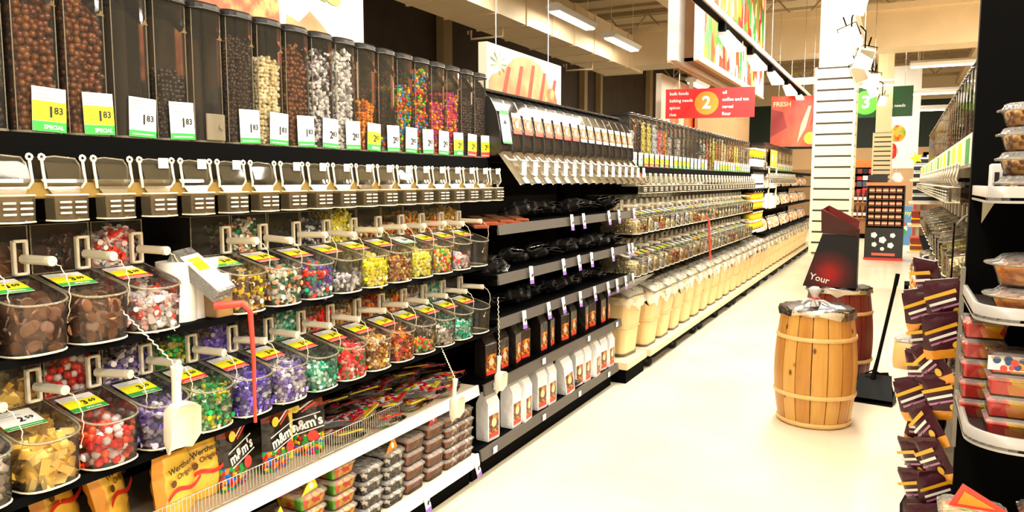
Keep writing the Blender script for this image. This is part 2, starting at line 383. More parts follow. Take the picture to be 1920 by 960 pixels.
wb = MB(); wb.box(-7, 9, 27.8, 28, 0, 1.9, mat('far_wall_tan', (.45, .27, .12), .7)); wb.box(-7, 9, 27.8, 28, 1.9, 2.6, mat('far_wall_peach', (.78, .5, .25), .7))
wb.box(-7, 9, 27.8, 28, 2.6, 4.1, mat('far_wall_dark_green', (.006, .02, .008), .6)); wb.box(-7, 9, 27.8, 28, 4.1, 5.3, mat('far_wall_cream', (.75, .62, .4), .7))
struct(wb.build('wall_back'))
for i, (y, m) in enumerate([(4.6, WBB), (8.2, WPO), (9.6, WPO), (13.2, WPO), (17, WPO)]):
    pass
p = MB(); p.box(-6.99, -6.9, 6.5, 8.9, 0, 5.3, WBB); struct(p.build('wall_left_panel'))
for y, wd in ((10.9, .28), (17.2, .2), (18.3, .14), (22.5, .3)):
    struct(MB().box(-6.99, -6.85, y, y + wd, 0, 5.3, WPO).build('trim_1'))

# ductwork bulkhead: along the left, then across the shop
DUC = mat('buff_duct_enamel', (.76, .60, .38), .45, noise=.06, nscale=3)
t = thing('ventilation_duct', 'long buff rectangular ventilation duct over the left shelving turning across the shop', 'duct', (0, 0, 3.6))
d = MB(); d.box(-5.35, -4.6, -3, 14.6, 0, .62, DUC); d.build('duct_run', t)
s = MB()
for i in range(21): s.box(-5.37, -4.58, -2.5 + i * .85, -2.46 + i * .85, -.015, .635, DUC)
s.build('joint_collars', t)
d = MB(); d.box(-4.6, 8.9, 13.98, 14.6, .06, .7, DUC); d.box(-4.6, 8.9, 13.93, 14.65, .66, .76, DUC); d.build('cross_duct', t)
d = MB()
for y in (1, 5.2, 9.4, 12.8): d.tube([(-5.5, y, -.05), (-5.5, y, -.0), (-5.5, y, 0)], .012, CRM); d.tube([(-5.45, y, 0), (-5.45, y, -.12), (-4.95, y, -.12), (-4.95, y, 0)], .016, DUC)
d.build('hanger_brackets', t)

# open web roof joists
TRU = mat('buff_joist_steel', (.42, .31, .17), .6)
def joist(y, x0=-6.9, x1=8.9, lab=''):
    t = thing('roof_joist', lab, 'roof joist', (0, y, 0))
    a = MB(); a.box(x0, x1, -.05, .05, 5.14, 5.24, TRU); a.build('top_chord', t)
    a = MB(); a.box(x0, x1, -.05, .05, 4.6, 4.68, TRU); a.build('bottom_chord', t)
    a = MB(); n = int((x1 - x0) / .45)
    for i in range(n): xa = x0 + i * .45; a.tube([(xa, 0, 4.66 if i % 2 else 5.16), (xa + .45, 0, 5.16 if i % 2 else 4.66)], .018, TRU, 5)
    a.build('web_bars', t); return t
for i, y in enumerate((8.5, 10.6, 12.6, 16.5, 18.7, 21.0, 23.5, 26)):
    joist(y, lab='open web buff steel roof joist, %s from the front of the shop' % ORD[i])
for i, (x, y0, y1) in enumerate(((-3.6, 6, 13.6), (-2.6, 6, 13.6), (.2, 8, 13.8), (1.4, 8, 27), (-.6, 15, 27))):
    g = MB(); g.box(x - .07, x + .07, y0, y1, 4.42, 4.58, DUC)
    tag(g.build('roof_beam'), ['buff beam under the roof beside the long duct', 'buff beam under the roof above the orange pepper picture box', 'buff beam under the roof between the square columns', 'buff beam running under the roof over the right hand aisle', 'buff beam under the roof beyond the cross duct'][i], 'beam')

# fluorescent fittings
TUB = mat('lit_tube_cover', (1, .93, .8), .5, emit=7)
def fluor(loc, rz, L_, label, grp):
    t = thing('tube_light', label, 'ceiling light', loc, rz, grp)
    a = MB(); a.prism([(-.13, .06), (-.08, .0), (.08, .0), (.13, .06), (.05, .11), (-.05, .11)], 'y', -L_ / 2, L_ / 2, WHT); a.build('housing', t)
    a = MB(); a.box(-.075, .075, -L_ / 2 + .02, L_ / 2 - .02, -.022, -.001, TUB, bev=.01); a.build('diffuser', t)
    a = MB()
    for y in (-L_ * .4, L_ * .4): a.cyl((0, y, .11), (0, y, 5.24 - loc[2]), .005, CRM, 6)
    a.build('suspension_rod', t); return t
for i, (x, y) in enumerate(((-4.2, 7.6), (-4.2, 10.1), (-4.2, 12.2))):
    fluor((x, y, 3.75), 0, 1.35, 'lit tube light beside the long duct, %s from the front' % ORD[i], 'tube lights along the duct')
for i, (x, y, z, rz) in enumerate(((-3.9, 16.2, 3.5, 0), (-1.7, 18, 3.65, 90), (-.9, 16.5, 3.35, 90), (.75, 17.2, 3.75, 90), (.8, 19, 3.4, 90), (.9, 21.5, 3.25, 90), (-3.1, 15.6, 2.55, 0))):
    fluor((x, y, z), R(rz), 1.4 if rz else 1.2, 'lit tube light beyond the cross duct, ' + ['over the left shelving', 'left of the near slatwall column', 'lowest beside the near column', 'first right of the white board', 'second right of the white board', 'third right of the white board', 'small and low behind the red sign'][i], 'tube lights beyond the cross duct')

# ------------------------------------------------------------------ left shelving units
def unit(label, y0, y1, shelves, back_top, group=None, lips=None, kick=True):
    """shelves: list of (z_top, x_front, thickness, deck material, lip material, lip height)"""
    t = thing('shelving_unit', label, 'shelving', (-2.3, y0, 0), 0, group); Ln = y1 - y0
    a = MB(); a.box(-.02, .02, 0, Ln, 0, back_top, BACK); a.build('back_panel', t)
    if kick:
        a = MB(); a.box(.0, .45, 0, Ln, 0, .09, BLK); a.build('kick_plate', t)
    for z, xf, th, dm, lm, lh in shelves:
        a = MB(); a.box(.02, xf + 2.3, 0, Ln, z - th, z, dm)
        o = a.build('shelf', t)
        a = MB(); a.prism([(xf + 2.3, z - lh), (xf + 2.3 + .012, z - lh), (xf + 2.3 + .004, z + .004), (xf + 2.3 - .006, z + .004)], 'y', 0, Ln, lm); a.build('price_rail', o)
    a = MB()
    for y in (0, Ln - .03): a.box(.02, .06, y, y + .03, 0, back_top, BLK)
    a.build('upright', t)
    return t
X_T = -1.75
TANS = mat('buff_shelf_deck', (.6, .52, .38), .5)
unit('black shelving unit of the sweets section with a white fronted shelf near the bottom', .3, 3.15,
     [(.16, -1.80, .03, TANS, WHT, .05), (.505, -1.80, .03, TANS, WHT, .045), (.80, -1.70, .012, BLK, BLK, .014), (1.112, -1.70, .012, BLK, BLK, .014), (1.605, -1.745, .045, BLK, BLK, .05)], 1.62)
unit('black shelving unit of the coffee section with grey shelf lips', 3.17, 5.22,
     [(.165, -1.80, .03, BLK, DKG, .05), (.50, -1.78, .03, BLK, DKG, .05), (.835, -1.70, .02, BLK, DKG, .045), (1.05, -1.70, .02, BLK, DKG, .045), (1.29, -1.70, .02, BLK, DKG, .045), (1.62, -1.80, .03, BLK, BLK, .03)], 1.64)
unit('long black shelving unit of the grains section above the rolling tubs', 5.24, 10.2,
     [(.80, -1.72, .02, BLK, BLK, .02), (1.112, -1.72, .02, BLK, BLK, .02), (1.605, -1.745, .04, BLK, BLK, .05)], 1.62, kick=False)
unit('black shelving unit of stacked buckets and basket shelves before the near column', 10.22, 11.3,
     [(.55, -1.72, .02, BLK, BLK, .02), (.85, -1.72, .02, BLK, WHT, .02), (1.12, -1.72, .02, BLK, BLK, .02), (1.37, -1.72, .02, BLK, BLK, .02), (1.66, -1.745, .04, BLK, BLK, .05)], 1.9, kick=False)
unit('farthest black shelving unit of the left row half hidden by the near column', 11.32, 18,
     [(.75, -1.72, .02, BLK, BLK, .02), (1.1, -1.72, .02, BLK, BLK, .02), (1.4, -1.72, .02, BLK, BLK, .02), (1.66, -1.745, .04, BLK, BLK, .05)], 1.9, kick=False)
# amber catch rail that runs behind the spouts
for y0, y1, l in ((.3, 3.12, 'amber see-through catch rail behind the spouts of the sweets dispensers'), (5.25, 10.15, 'pale see-through catch rail behind the spouts of the grains dispensers')):
    a = MB(); a.box(-1.80, -1.69, y0, y1, 1.462, 1.498, AMB if y0 < 1 else CLRE, bev=.004); tag(a.build('catch_rail'), l, 'rail')

# ------------------------------------------------------------------ gravity dispensers
TW, TD, TH = .112, .20, .385
def dplan(w, d, r, n=5, x1=0.):
    pts = [(x1 - d, -w / 2)]
    for i in range(n + 1): a = -math.pi / 2 + math.pi / 2 * i / n; pts.append((x1 - r + r * math.cos(a), -w / 2 + r + r * math.sin(a)))
    for i in range(n + 1): a = math.pi / 2 * i / n; pts.append((x1 - r + r * math.cos(a), w / 2 - r + r * math.sin(a)))
    pts.append((x1 - d, w / 2)); return pts
def price_card(mbx, M, w_, h_, kind, digits, big=1.):
    """kind: y yellow/green, w white/green, r yellow/red"""
    def q(x0, x1, y0, y1, z, m): mbx.add([(x0, y0, z), (x1, y0, z), (x1, y1, z), (x0, y1, z)], [(0, 1, 2, 3)], m, M=M)
    mbx.box(-w_ / 2, w_ / 2, -h_ / 2, h_ / 2, -.0008, 0, PAP, M=M)
    e = .0006
    if kind in 'yr': q(-w_ / 2, w_ / 2, -h_ * .26, h_ * .19, e, YEL)
    foot = {'y': GRN, 'w': GRN, 'r': RED, 'p': mat('card_purple', (.25, .12, .5), .5)}[kind]
    q(-w_ / 2, w_ / 2, -h_ / 2, -h_ * (.27 if kind != 'w' else .33), e, foot)
    for i, (wd, yy) in enumerate(((.45, .43), (.35, .34), (.62, .25))): q(-w_ * .45, -w_ * .45 + w_ * wd, h_ * yy - h_ * .012, h_ * yy + h_ * .012, e, GINK)
    mbx.text(digits[0], h_ * .34 * big, INK, M @ Matrix.Translation((w_ * .04, -h_ * .06, e * 2)), bold=.035)
    mbx.text(digits[1:], h_ * .22 * big, INK, M @ Matrix.Translation((w_ * .27, -h_ * .02, e * 2)), bold=.03)
    if kind == 'y': mbx.text('SPECIAL', h_ * .13, PAP, M @ Matrix.Translation((w_ * .12, -h_ * .40, e * 2)), bold=.02)
    elif kind != 'p': q(-w_ * .4, w_ * .4, -h_ * .44, -h_ * .415, e * 2, PAP)
def make_dispenser(full=True):
    t = empty('gravity_dispenser', (0, 0, 0))
    a = MB(); pl = dplan(TW, TD, .035)
    a.loft([[(x, y, z) for x, y in pl] for z in (.008, TH - .012)], CLR, caps=(False, False), smooth=False); a.build('tower', t)
    # vertical glossy edges
    a = MB()
    for i in (0, 3, 10, len(pl) - 1): a.tube([(pl[i][0], pl[i][1], .008), (pl[i][0], pl[i][1], TH - .012)], .0016, CLRE, 4)
    a.build('moulded_edge', t)
    a = MB()
    p2 = dplan(TW + .006, TD + .008, .037, x1=.003); p3 = dplan(TW - .004, TD - .004, .033, x1=-.002)
    a.loft([[(x, y, z) for x, y in pp] for pp, z in ((p2, TH - .014), (p2, TH + .002), (p3, TH + .008))], CAP, smooth=False)
    a.tube([(x, y, TH - .012) for x, y in p2], .0035, CAP, 5, close=True); a.build('lid', t)
    a = MB(); p4 = dplan(TW + .004, TD + .004, .037, x1=.004)
    a.loft([[(x, y, z) for x, y in p4] for z in (-.004, .01)], CLRE, smooth=False); a.build('base_collar', t)
    # slanted inner baffle seen in the top
    a = MB(); a.add([(-.02, -.05, TH - .03), (-.02, .02, TH - .03), (-.0, .045, TH - .09), (-.0, .02, TH - .09)], [(0, 1, 2, 3)], CLRE); a.build('baffle', t)
    # spout housing below the rail
    h = MB(); W = .041
    prof = [(-.12, -.05), (.035, -.05), (.06, -.062), (.075, -.10), (.058, -.128), (-.12, -.128)]
    h.prism(prof, 'y', -W, W, CLR2); ho = h.build('spout_housing', t)
    a = MB(); a.loft([[(x, y, z) for x, y in ((-.03, -k), (.06 + e, -k), (.06 + e, k), (-.03, k))] for z, k, e in ((-.10, .050, .0), (-.135, .030, .01))], CLRE, caps=(False, False)); a.build('funnel', t)
    a = MB()
    for s in (-1, 1):
        yy = s * .047
        a.tube([(.062, yy, -.055), (.066, yy, -.085), (.070, yy, -.105), (.062, yy * .86, -.12)], .0034, SCP, 6)
        a.tube([(.063, yy + .0065 * math.cos(q), -.052 + .0065 * math.sin(q)) for q in [2 * math.pi * i / 8 for i in range(8)]], .0028, SCP, 5, close=True)
    a.tube([(.062, -.047, -.053), (.064, -.02, -.049), (.064, .028, -.053), (.062, .04, -.07), (.06, .042, -.10)], .0018, CLRE, 5); a.build('pull_lever', t)
    a = MB(); a.loft([[(x, y, z) for x, y in ((.052, -k), (.088, -k), (.093, 0), (.088, k), (.052, k))] for z, k in ((-.192, .038), (-.135, .040))], CLR2, caps=(True, False), smooth=False)
    a.tube([(.052, -.038, -.192), (.088, -.038, -.192), (.094, 0, -.193), (.088, .038, -.192), (.052, .038, -.192)], .002, CRM, 5)
    a.tube([(.052, -.040, -.135), (.088, -.040, -.135), (.094, 0, -.135), (.088, .040, -.135), (.052, .040, -.135)], .002, CRM, 5); cb = a.build('catch_cup', t)
    a = MB(); a.box(.078, .084, -.035, .035, -.188, -.140, clear('spout_flap', tint=(.55, .42, .28), haze=.4, hcol=(.22, .14, .07))); a.build('flap', cb)
    a = MB()
    for r_ in range(3):
        for s in (-1, 1): a.box(.0925, .096, s * .0175 - .0135, s * .0175 + .0135, -.149 - r_ * .012 - .0045, -.149 - r_ * .012, SCP, bev=.0015)
    a.build('grille', cb)
    return t
def tower_inside(lv):
    def f(x, y, z):
        e = .010; r = .03; top = lv * (TH - .02) + .012 * np.sin(y * 60 + 2) + .15 * y
        ok = (x > -TD + e) & (x < -e) & (np.abs(y) < TW / 2 - e) & (z > .012) & (z < top)
        cx = x - (-.035); cy = np.abs(y) - (TW / 2 - .035)
        return ok & ~((cx > 0) & (cy > 0) & (cx * cx + cy * cy > (.035 - e) ** 2))
    return f
TB = (-TD, 0, -TW / 2, TW / 2, .008, TH)
def tower_fill(kind, lv, shape, s, loc, label, group=None):
    return heap('heap_of_sweets', ('tw', round(lv, 2), shape, s), tower_inside(lv), TB, s, shape, CB[kind], loc, label, 'sweets', group, seed=int(lv * 100))
proto = make_dispenser()
PITCH = .1206; TY0 = .91
TT = [ # content, level, shape, size, card, price, words
 ('greydark', 1.0, 'egg', .016, None, None, 'dark grey coated raisins at the picture edge'),
 ('milk', 1.0, 'ball', .016, 'y', '183', 'brown chocolate balls, first with a yellow SPECIAL card'),
 ('milk', .98, 'egg', .0155, 'y', '183', 'brown chocolate almonds, second with a yellow SPECIAL card'),
 (None, 0, None, 0, 'w', '183', 'almost nothing, empty with a white price card'),
 ('black', .52, 'ball', .0125, 'w', '183', 'black balls up to half its height'),
 (None, 0, None, 0, 'c', None, 'nothing, empty with a clear card holder instead of a price'),
 ('dark', .86, 'ball', .0115, 'w', '183', 'small dark chocolate balls'),
 ('cream', .74, 'ball', .0115, 'w', '183', 'cream white balls'),
 ('milk', .88, 'ball', .0145, 'w', '183', 'milk chocolate balls beside the black and white mints'),
 ('bw', .90, 'chunk', .014, 'w', '283', 'black and white mints, first of two'),
 ('white', .95, 'chunk', .014, 'w', '283', 'mostly white mints'),
 ('pieces', .50, 'chunk', .012, 'y', '283', 'orange and yellow pieces to half its height'),
 ('multi', .16, 'ball', .0115, 'w', '283', 'a last layer of bright sweets at its foot'),
 ('multi', .72, 'ball', .0115, 'w', '283', 'bright button sweets to two thirds'),
 ('multi', .93, 'ball', .0115, 'w', '283', 'bright button sweets nearly to the lid'),
 ('fruit', .60, 'ball', .0115, 'w', '283', 'dull red and blue fruit sweets in the narrow gap'),
 ('fruit', .74, 'ball', .0115, 'y', '283', 'pink yellow and red fruit sweets'),
 ('dark', .70, 'egg', .0125, 'r', '283', 'dark chocolate raisins, first with a red footed card'),
 ('dark', .76, 'egg', .0125, 'r', '283', 'dark chocolate raisins, last before the coffee'),
]
for k, (c_, lv, shp, s_, cd, pr, wd) in enumerate(TT):
    loc = (X_T, TY0 + PITCH * (k + .5) - .02, 1.605)
    t = dup(proto, loc, 'clear tower dispenser with black lid over the sweets, holding %s' % wd.split(',')[0], 'sweets tower dispensers')
    t['label'] = ('clear tower dispenser holding ' + wd.replace(',', ''))
    t['category'] = 'dispenser'
    if c_: tower_fill(c_, lv, shp, s_, loc, {8: 'milk chocolate balls', 12: 'a last layer of bright sweets', 15: 'dull red and blue fruit sweets'}.get(k, wd.split(',')[0]) + ', filling the %s sweets tower from the front' % ORD[k], 'sweets in the towers')
    if cd in ('y', 'w', 'r'):
        a = MB(); price_card(a, FX(.0065, .012, .058) @ Matrix.Rotation(R(-2 if k % 2 else 1.5), 4, 'Z'), .078, .10, cd, pr)
        a.build('price_card', t)
    if cd == 'c':
        a = MB(); a.box(.005, .012, -.03, .035, .01, .085, CLRE, bev=.002); a.cyl((.012, .018, .05), (.016, .018, .05), .008, CLRE); a.build('card_holder', t)
    if 3 <= k <= 18 and k != 6:
        a = MB(); a.box(.066, .068, .004, .034, -.072, -.046, PAP, bev=.002); a.build('small_sticker', t)

# the long row of towers over the grains section
FT = [('white', .7, 'w'), ('coffee', .9, 'w'), ('lemon', .93, 'r'), ('lemon', .9, 'r'), ('paleblue', .88, 'r'), ('pinks', .8, 'y'), ('pieces', .82, 'r'), ('greywhite', .7, 'w'), ('greydark', .75, 'y'), ('greywhite', .7, 'y'), ('coffee', .72, 'y'), ('greydark', .78, 'y'), ('coffee', .8, 'w'), ('dark', .8, 'w'), ('dark', .7, 'w'),
      ('greenwhite', .82, 'y'), ('bw', .74, 'w'), ('redbrown', .8, None), ('toffee', .75, None), ('yellow', .9, 'w'), ('nuts', .85, 'w'), ('nuts', .82, 'y'), ('grain', .86, 'y'), ('grain', .8, 'y'), ('nuts', .7, 'y'), ('toffee', .8, 'w'), ('redbrown', .8, 'w'), ('lemon', .84, 'y'), ('yellow', .8, 'y'), ('nuts', .78, 'y'), ('greywhite', .8, 'w'), ('grain', .82, 'w'), ('toffee', .7, 'w'), ('grain', .8, 'w')]
NAMES = {'white': 'white sweets', 'coffee': 'coffee beans', 'lemon': 'lemon yellow drops', 'paleblue': 'pale blue mints', 'pinks': 'pink and white sweets', 'pieces': 'orange pieces', 'greywhite': 'grey seeds', 'greydark': 'dark raisins', 'dark': 'dark drops', 'greenwhite': 'green and white mints', 'bw': 'black and white pieces', 'redbrown': 'red brown nuts', 'toffee': 'toffee brown nuts', 'yellow': 'yellow grains', 'nuts': 'tan nuts', 'grain': 'pale grain'}
cards = {}
for kd in 'ywrp':
    a = MB(); price_card(a, FX(.0065, .008, .058), .085, .10, kd, '283'); o = a.build('price_card'); cards[kd] = o
P2 = 4.85 / len(FT)
for k, (c_, lv, cd) in enumerate(FT):
    loc = (X_T, 5.30 + P2 * (k + .5), 1.605); lv2 = round(lv * 10) / 10
    t = dup(proto, loc); tag(t, 'clear tower dispenser of %s, %s from the coffee in the grains row' % (NAMES[c_], ORD[k]), 'dispenser', 'grains tower dispensers'); t.scale = (1, 1.12, 1)
    tower_fill(c_, lv2, 'chunk', .015, loc, '%s filling the %s tower of the grains row' % (NAMES[c_], ORD[k]), 'fillings of the grains towers').scale = (1, 1.12, 1)
    if cd: q = cards[cd].copy(); COL.objects.link(q); q.parent = t

# ------------------------------------------------------------------ scoop bins
BW, FD, BD = .146, .18, .22      # bin width, hopper depth in front of the box, box depth
def hplan(w, d, n=12, sc_=1.):
    """bulging hopper plan from the box face (x=-FD) to the front (x=0)"""
    pts = [(-FD, -w / 2)]
    for i in range(n + 1):
        a = -math.pi / 2 + math.pi * i / n
        pts.append((-.075 + .075 * max(0, math.cos(a)) ** .62 * sc_, w / 2 * math.copysign(abs(math.sin(a)) ** .8, a)))
    pts.append((-FD, w / 2)); return pts
RS = .048
def rimz(x): return .115 + (.0 - x) / FD * RS
def make_bin(detail=True):
    t = empty('scoop_bin', (0, 0, 0))
    b0, b1 = hplan(BW - .012, FD, sc_=.92), hplan(BW, FD)
    a = MB(); a.loft([[(x, y, .004) for x, y in b0], [(x, y, rimz(x) - .004) for x, y in b1]], CLR, close=False, caps=(False, False), smooth=False)
    a.build('hopper', t)
    a = MB(); a.add([(x, y, .004) for x, y in b0], [tuple(range(len(b0)))], CLR2); a.tube([(x, y, .005) for x, y in b0], .0028, CRM, 5)
    a.build('base_rim', t)
    a = MB(); a.add([(x, y, rimz(x) + .001) for x, y in b1], [tuple(range(len(b1)))], CLR)
    a.tube([(x, y, rimz(x)) for x, y in b1], .0035, CLRE, 5, close=True); a.build('lid', t)
    # box behind
    x0, x1, h = -FD - BD, -FD, .283; w2 = BW / 2
    a = MB(); a.add([(x1, -w2, 0), (x1, w2, 0), (x1, w2, h), (x1, -w2, h)], [(0, 1, 2, 3)], CLR)
    a.add([(x0, -w2, 0), (x1, -w2, 0), (x1, -w2, h), (x0, -w2, h)], [(0, 1, 2, 3)], CLR); a.add([(x0, w2, 0), (x1, w2, 0), (x1, w2, h), (x0, w2, h)], [(0, 1, 2, 3)], CLR)
    a.build('box', t)
    a = MB(); a.tube([(x1, -w2, .0), (x1, -w2, h), (x1, w2, h), (x1, w2, 0)], .0024, CLRE, 4, close=False); a.tube([(x0, -w2, h), (x1, -w2, h)], .002, CLRE, 4); a.tube([(x0, w2, h), (x1, w2, h)], .002, CLRE, 4); a.build('box_edge', t)
    a = MB(); yc = .05
    for (ya, yb, za, zb) in ((yc - .018, yc - .010, .165, .25), (yc + .010, yc + .018, .165, .25), (yc - .018, yc + .018, .165, .172), (yc - .018, yc + .018, .243, .25)): a.box(x1, x1 + .014, ya, yb, za, zb, SCP, bev=.002)
    a.build('scoop_holder', t)
    return t
def make_scoop():
    t = empty('scoop', (0, 0, 0))
    a = MB(); a.box(.0, .12, -.010, .010, -.011, .011, SCP, M=Matrix.Rotation(R(-4), 4, 'Y'), bev=.006); a.cyl((.112, 0, .0075), (.128, 0, .0085), .0125, SCP, 10); a.build('handle', t)
    pts = []
    for i in range(17):
        u = i / 16; pts.append((.128 + .04 * math.sin(u * math.pi * .9), .0 + .03 * u + .0025 * math.cos(i * 2.2), +.008 - .15 * u ** 1.6 + .0025 * math.sin(i * 2.2)))
    a = MB(); a.tube(pts, .0014, CRM, 5); a.ball(pts[-1], .005, SCP, seg=8, rings=5); a.build('tether_cord', t)
    return t
def hop_inside(lv):
    def f(x, y, z):
        e = .010; k = np.sqrt(np.clip(1 - (y / (BW / 2 - e)) ** 2, 0, 1)); xf = -.075 + .06 * k ** .62
        top = lv * .115 + .06 * lv * (-x / FD) + .008 * np.sin(y * 70 + 1)
        return (x > -FD + .004) & (x < xf) & (np.abs(y) < BW / 2 - e) & (z > .012) & (z < np.minimum(top, rimz(x) - .012))
    return f
def box_inside(lv):
    def f(x, y, z):
        return (x > -FD - .12) & (x < -FD - .009) & (np.abs(y) < BW / 2 - .010) & (z > .012) & (z < lv * .275 + .012 * np.sin(y * 50))
    return f
binp = make_bin(); scoopp = make_scoop()
bcards = {}
def lid_card(kd):
    a = MB()
    M = Matrix.Translation((-.115, -.022, rimz(-.115) + .006)) @ Matrix.Rotation(math.atan(RS / FD), 4, 'Y') @ Matrix.Rotation(R(90 + (random.random() - .5) * 8), 4, 'Z')
    price_card(a, M, .088, .084, kd, '369' if kd != 'w' else '259'); return a.build('price_card')
for kd in 'ywr': bcards[kd] = lid_card(kd)
def scoop_bin(loc, what, where, hop, box, card, scoop=True, grp='scoop bins of sweets'):
    """hop/box: (kind, level, shape, size) or None"""
    t = dup(binp, loc); tag(t, 'bin of %s, %s' % (what, where), 'scoop bin', grp)
    if card: q = bcards[card].copy(); COL.objects.link(q); q.parent = t
    for nm, it, ins, bb in (('hopper', hop, hop_inside, (-FD, 0, -BW / 2, BW / 2, .006, .2)), ('box', box, box_inside, (-FD - BD, -FD, -BW / 2, BW / 2, .006, .29))):
        if it:
            kd, lv, shp, s_ = it
            heap('heap_of_sweets', (nm, lv, shp, s_), ins(lv), bb, s_, shp, CB[kd], loc, 'sweets in the %s %s' % ('hopper of the bin' if nm == 'hopper' else 'back box', where) if 'sweets' in where else '%s in the %s %s' % (what, 'hopper of the bin' if nm == 'hopper' else 'back box', where), 'sweets', grp.replace('scoop bins', 'heaps in the scoop bins'), seed=len(shp) + int(lv * 50))
    if scoop:
        s = dup(scoopp, (loc[0] - FD + .012, loc[1] + .05, loc[2] + .205)); tag(s, 'ivory scoop handle of the bin that is %s' % where, 'scoop', 'ivory scoops')
        s.rotation_euler = (0, R(random.uniform(2, 9)), R(random.uniform(2, 18))); s.scale = (.86, .95, .95)
    return t
HX = -1.67
def Wd(n, row): return '%s from the front, %s row' % (ORD[n], row)
ROW1 = [
 ('brown chocolate discs at the frame edge', ('brown', .9, 'disc', .024), ('brown', .9, 'disc', .024), 'y'),
 ('brown chocolate discs', ('brown', .9, 'disc', .024), ('brown', .8, 'disc', .024), 'y'),
 ('dark brown chocolate discs', ('brown', .86, 'disc', .024), ('dark', .85, 'disc', .024), 'y'),
 ('red and white twist mints', ('redwhite', .72, 'wrap', .0165), ('redwhite', .9, 'wrap', .0165), 'r'),
 None,
 ('yellow and black toffees', ('yelblack', .8, 'wrap', .015), None, 'y'),
 ('green and white mints', ('greenwhite', .85, 'wrap', .0165), ('greenwhite', .9, 'wrap', .0165), 'r'),
 ('mixed purple and red wrapped sweets', ('mixed', .8, 'wrap', .015), None, 'r'),
 ('black and white liquorice', ('bw', .42, 'chunk', .014), ('silver', .85, 'wrap', .014), 'r'),
 ('yellow twist sweets', ('yellow', .8, 'wrap', .015), ('yellow', .95, 'wrap', .015), 'r'),
 ('brown and gold toffees', ('toffee', .7, 'wrap', .014), ('toffee', .7, 'wrap', .014), 'r'),
 ('pale yellow fruit chews', ('yellow', .8, 'chunk', .014), ('orangemix', .75, 'chunk', .014), 'w'),
 ('orange and green jelly sweets', ('orangemix', .8, 'chunk', .014), ('orangemix', .9, 'chunk', .014), 'r'),
 ('red and white fruit jellies', ('redwhite', .5, 'chunk', .014), ('orangemix', .8, 'wrap', .015), 'r'),
 ('gold wrapped pretzels', None, ('gold', .9, 'wrap', .015), 'r'),
]
ROW2 = [
 ('grey paper wrapped sweets', ('greywhite', .9, 'chunk', .02), ('gold', .7, 'bar', .022), None),
 ('gold foil bars', ('gold', .8, 'bar', .021), ('gold', .72, 'bar', .021), 'w'),
 ('red and silver foil balls', ('redfoil', .72, 'ball', .019), ('redfoil', .9, 'ball', .019), 'y'),
 ('purple and white wrapped sweets', ('purple', .8, 'wrap', .018), ('purple', .85, 'wrap', .018), 'y'),
 ('green and gold mints', ('green', .85, 'wrap', .015), ('green', .85, 'wrap', .015), 'r'),
 ('royal blue wrapped mints', ('blue', .85, 'wrap', .015), ('blue', .85, 'wrap', .015), 'r'),
 ('violet and white wrapped toffees', ('violet', .85, 'wrap', .015), ('violet', .6, 'wrap', .015), 'r'),
 ('teal green mints', ('teal', .5, 'wrap', .015), ('teal', .9, 'wrap', .015), 'r'),
 ('red and green strawberry sweets', ('redgreen', .85, 'wrap', .015), ('redgreen', .8, 'wrap', .015), 'r'),
 ('brown and gold caramels', ('toffee', .88, 'wrap', .014), ('toffee', .8, 'wrap', .014), 'r'),
 ('red and brown toffees', ('redbrown', .85, 'wrap', .014), ('redbrown', .85, 'wrap', .014), 'r'),
 ('a few orange and white chews', ('orangemix', .35, 'chunk', .015), ('orangemix', .8, 'wrap', .015), 'r'),
 ('grey and white nougat pieces', ('greywhite', .5, 'chunk', .015), ('greywhite', .85, 'chunk', .015), 'r'),
 ('dark teal and white mints', ('teal', .5, 'wrap', .014), ('teal', .85, 'wrap', .014), 'r'),
 ('brown crumbs nearly sold out', None, None, 'r'),
]
for row, z, nm in ((ROW1, 1.113, 'upper'), (ROW2, .803, 'lower')):
    for k, it in enumerate(row):
        if it is None: continue
        y = (1.004 if nm == 'upper' else 1.016) - .1534 + .1534 * k
        scoop_bin((HX, y, z), it[0], Wd(k, nm + ' sweets'), it[1], it[2], it[3])
# far rows over the rolling tubs, without the fine mint wrappers
far_k = ['grain', 'white', 'nuts', 'cream', 'redbrown', 'white', 'cream', 'toffee', 'grain', 'greywhite', 'cream', 'grain', 'orangemix', 'nuts', 'cream', 'white']
FN = {'grain': 'pale grain', 'white': 'white sugar lumps', 'nuts': 'tan nuts', 'redbrown': 'red brown beans', 'dark': 'dark raisins', 'cream': 'cream chips', 'toffee': 'toffee brown seeds', 'greywhite': 'grey seeds', 'yellow': 'yellow corn', 'orangemix': 'orange fruit mix'}
NB = 31; rr = random.Random(3)
for z, nm in ((1.113, 'upper'), (.803, 'lower')):
    for k in range(NB):
        kd = far_k[(k * 7 + (3 if nm == 'lower' else 0)) % len(far_k)]; lv = rr.choice((.8, .5))
        scoop_bin((HX, 5.34 + .156 * k, z), FN[kd], Wd(k, nm + ' grains'), (kd, lv, 'chunk', .0155), (kd, .8, 'chunk', .0155), rr.choice(('y', 'w', 'w', 'r')), scoop=(k % 2 == 0), grp='scoop bins of the grains section')

